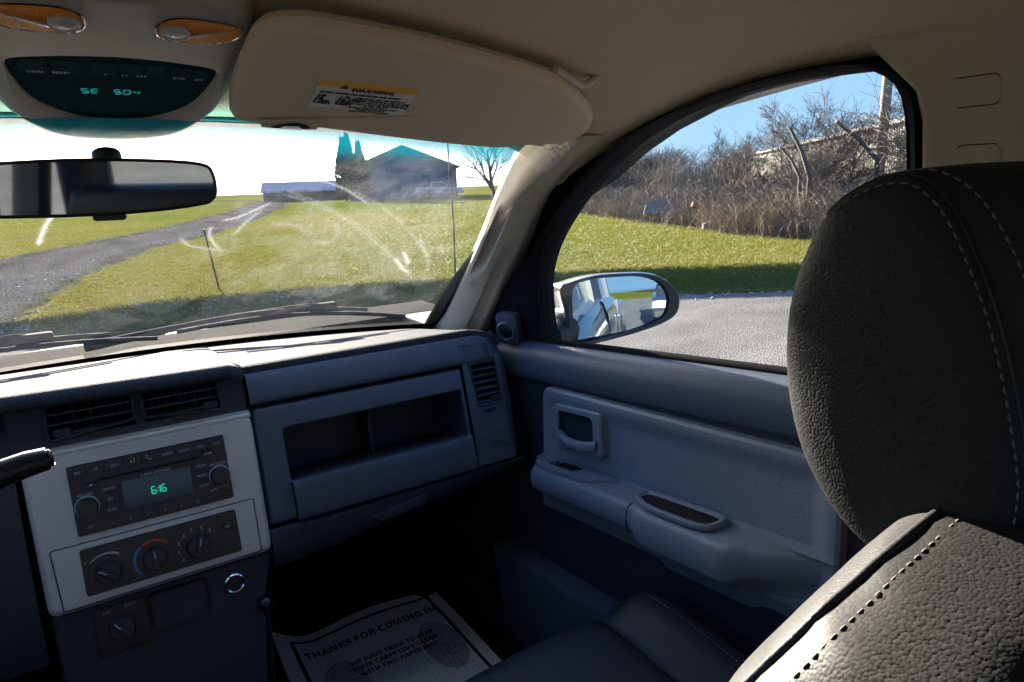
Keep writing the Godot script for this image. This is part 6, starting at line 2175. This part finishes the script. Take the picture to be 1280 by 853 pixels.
	var sl := thing("concrete_slab", "grey concrete slab tipped against the brush bank", "slab", Vector3(15.1, height(15.1, -15.1) + 0.12, -15.1), "", false, -0.6)
	b = MB.new()
	b.slab(rounded(pairs([[-0.55, -0.24], [0.45, -0.34], [0.62, 0.18], [0.1, 0.46], [-0.40, 0.22]]), 0.12), Transform3D(Basis(Vector3.RIGHT, -0.85), Vector3(0, 0.34, 0.2)), 0.14, 0.03, 2)
	part("block", b.done(), cm, sl)
	var rd := thing("red_bundle", "faded red plastic bundle caught in the brush", "litter", Vector3(14.3, height(14.3, -12.9) + 0.45, -12.9), "", false)
	b = MB.new()
	b.loft([superloop(0, 0, 0.10, 0.08, 0.0, 2.2, 14), superloop(0.02, 0, 0.20, 0.14, 0.05, 2.4, 14), superloop(0.0, 0.02, 0.17, 0.12, 0.12, 2.0, 14), superloop(-0.06, 0, 0.07, 0.05, 0.18, 2.0, 14)])
	part("sheet", b.done(30), mat("faded_red", lin(0.24, 0.06, 0.05), 0.7), rd)
	for q in [[15.0, -14.6, 0.22], [13.5, -11.6, 0.26], [13.2, -10.9, 0.18], [12.9, -9.4, 0.16]]:
		var rb := thing("rubble_block", "pale broken rubble block at the foot of the brush", "rubble", Vector3(q[0], height(q[0], q[1]), q[1]), "rubble at the foot of the brush", false, q[2] * 9.0)
		b = MB.new()
		b.loft([superloop(0, 0, q[2] * 1.1, q[2] * 0.8, -0.05, 3.5, 10), superloop(0.02, 0.01, q[2], q[2] * 0.75, q[2] * 0.5, 3.0, 10), superloop(0.03, 0, q[2] * 0.6, q[2] * 0.5, q[2] * 0.72, 2.6, 10)])
		part("block", b.done(25), cm, rb)
	# snow stake at the lawn edge
	var sx := 1.507
	var sk := thing("marker_stake", "thin dark marker stake leaning at the edge of the lawn", "stake", Vector3(sx, height(sx, -9.92), -9.92), "", false)
	part("rod", tube_mesh(PackedVector3Array([Vector3(0, -0.1, 0), Vector3(-0.10, 0.80, 0)]), [0.013, 0.010], 8), M.black, sk)
	part("cap", tube_mesh(PackedVector3Array([Vector3(-0.096, 0.77, 0), Vector3(-0.103, 0.835, 0)]), [0.014], 8), M.tyre, sk)

# plain pickup seen from its side, nose towards +x, in its own axes
func build_pickup(called: String, label: String, at: Vector3, turn: float, paint: Material, group: String) -> void:
	var t := thing(called, label, "pickup truck", at, group, false, turn)
	var b := MB.new()
	var low := pairs([[-2.7, 0.45], [-2.05, 0.45], [-2.0, 0.72], [-1.75, 0.88], [-1.45, 0.88], [-1.2, 0.72], [-1.15, 0.45], [1.2, 0.45], [1.25, 0.72], [1.5, 0.88], [1.8, 0.88], [2.05, 0.72], [2.1, 0.45], [2.65, 0.48], [2.72, 0.75], [2.66, 1.02], [2.3, 1.10], [1.15, 1.18], [-0.85, 1.20], [-2.66, 1.20], [-2.74, 0.8]])
	b.slab(rounded(low, 0.05, 2), Transform3D(Basis(), Vector3(0, 0, 0.93)), 1.86, 0.10, 3)
	part("body", b.done(40), paint, t)
	b = MB.new()
	var cab := pairs([[-0.95, 1.15], [1.20, 1.15], [0.50, 1.72], [0.25, 1.78], [-0.70, 1.78], [-0.88, 1.70]])
	b.slab(rounded(cab, 0.06, 3), Transform3D(Basis(), Vector3(0, 0, 0.80)), 1.60, 0.10, 3)
	part("cab", b.done(40), paint, t)
	for s in [-1.0, 1.0]:
		for w in [[[-0.02, 1.22], [0.95, 1.22], [0.46, 1.64], [-0.02, 1.66]], [[-0.82, 1.22], [-0.12, 1.22], [-0.12, 1.66], [-0.76, 1.66]]]:
			var o := rounded(pairs(w), 0.03, 2)
			b = MB.new()
			b.slab(o if s > 0 else mirror_loop(o), Transform3D(Basis() if s > 0 else Basis(Vector3.UP, PI), Vector3(0, 0, 0.806 * s)), 0.01, 0.004, 1)
			part("window", b.done(), M.dark_glass, t)
	b = MB.new()
	b.solid(Transform3D(Basis(Vector3(0, 0, 1), 0.68), Vector3(0.90, 1.43, 0)), Vector3(0.74, 0.02, 1.40))
	part("front_glass", b.done(), M.dark_glass, t)
	for x in [-1.6, 1.65]:
		for s in [-1.0, 1.0]:
			var T := Transform3D(Basis() if s > 0 else Basis(Vector3.UP, PI), Vector3(x, 0.37, 0.80 * s))
			var w := part("wheel", lathe_mesh([Vector2(0.22, -0.11), Vector2(0.34, -0.11), Vector2(0.37, -0.07), Vector2(0.37, 0.09), Vector2(0.34, 0.12), Vector2(0.24, 0.118), Vector2(0.22, 0.10)], T, 24), M.tyre, t)
			part("rim", lathe_mesh([Vector2(0.235, 0.06), Vector2(0.235, 0.11), Vector2(0.20, 0.11), Vector2(0.17, 0.08), Vector2(0.06, 0.10)], T, 24), M.chrome, w)
	for s in [-1.0, 1.0]:
		part("headlight", box_mesh(Vector3(2.55, 0.80, 0.45 if s > 0 else -0.85), Vector3(2.70, 0.98, 0.85 if s > 0 else -0.45), 0.03), M.headlamp, t)
		part("tail_light", box_mesh(Vector3(-2.76, 0.80, 0.70 if s > 0 else -0.90), Vector3(-2.66, 1.12, 0.90 if s > 0 else -0.70), 0.02), M.red_lamp, t)
	part("bumper", box_mesh(Vector3(2.62, 0.48, -0.88), Vector3(2.80, 0.68, 0.88), 0.05), M.tyre, t)
	part("rear_bumper", box_mesh(Vector3(-2.84, 0.50, -0.85), Vector3(-2.70, 0.66, 0.85), 0.04), M.chrome, t)

func mirror_loop(o: PackedVector2Array) -> PackedVector2Array:
	var r := PackedVector2Array()
	for i in range(o.size() - 1, -1, -1): r.append(Vector2(-o[i].x, o[i].y))
	return r

# ------------------------------------------------------------------ build
func _ready() -> void:
	rng.seed = 2024
	# camera
	var cam := Camera3D.new()
	cam.name = "camera"
	cam.fov = 54.12
	cam.near = 0.02
	cam.far = 2000.0
	add_child(cam)
	cam.position = Vector3(-0.05, 1.58, 0.0)
	cam.rotation = Vector3(deg_to_rad(-13.2), deg_to_rad(-32.5), deg_to_rad(-2.0))
	cam.rotation_order = EULER_ORDER_YXZ
	# sky
	var sky := ProceduralSkyMaterial.new()
	sky.sky_top_color = Color(0.14, 0.265, 0.43)
	sky.sky_horizon_color = Color(0.28, 0.36, 0.415)
	sky.sky_curve = 0.24
	sky.sky_energy_multiplier = 1.0
	sky.ground_bottom_color = Color(0.12, 0.12, 0.10)
	sky.ground_horizon_color = Color(0.22, 0.24, 0.24)
	sky.sun_angle_max = 52.0
	sky.sun_curve = 0.5
	var env := Environment.new()
	env.background_mode = Environment.BG_SKY
	env.sky = Sky.new()
	env.sky.sky_material = sky
	env.tonemap_mode = Environment.TONE_MAPPER_LINEAR
	env.tonemap_exposure = 8.0
	env.sdfgi_enabled = true
	env.ssao_enabled = true
	env.ssil_enabled = true
	var we := WorldEnvironment.new()
	we.name = "environment"
	we.environment = env
	add_child(we)
	# low sun ahead and a little to the passenger's side, hidden by the visor
	var sun := DirectionalLight3D.new()
	sun.name = "sun"
	sun.light_color = Color(1.0, 0.955, 0.88)
	sun.light_energy = 1.6
	sun.light_angular_distance = 0.5
	sun.shadow_enabled = true
	add_child(sun)
	sun.rotation = Vector3(deg_to_rad(-14.0), deg_to_rad(180.0 - 3.0), 0)
	make_materials()
	build_ground()
	build_buildings_first()
	build_truck_body()
	build_linings()
	build_door()
	build_dashboard()
	build_windshield()
	build_overhead_console()
	build_visor()
	build_inside_mirror()
	build_side_mirror()
	build_cab_controls()
	build_seat()
	build_floor_mat()
	build_wipers()

func build_buildings_first() -> void:
	build_trees()
	build_buildings()
	build_pickup("parked_pickup", "white pickup truck parked in front of the grey barn", Vector3(35.6, height(35.6, -70.5) + 0.0, -70.5), deg_to_rad(-22.0), M.white_paint, "")
	build_pickup("dark_pickup", "black pickup truck parked behind, seen in the side mirror", Vector3(3.0, 0.004, 9.5), deg_to_rad(97.0), M.dark_paint, "")
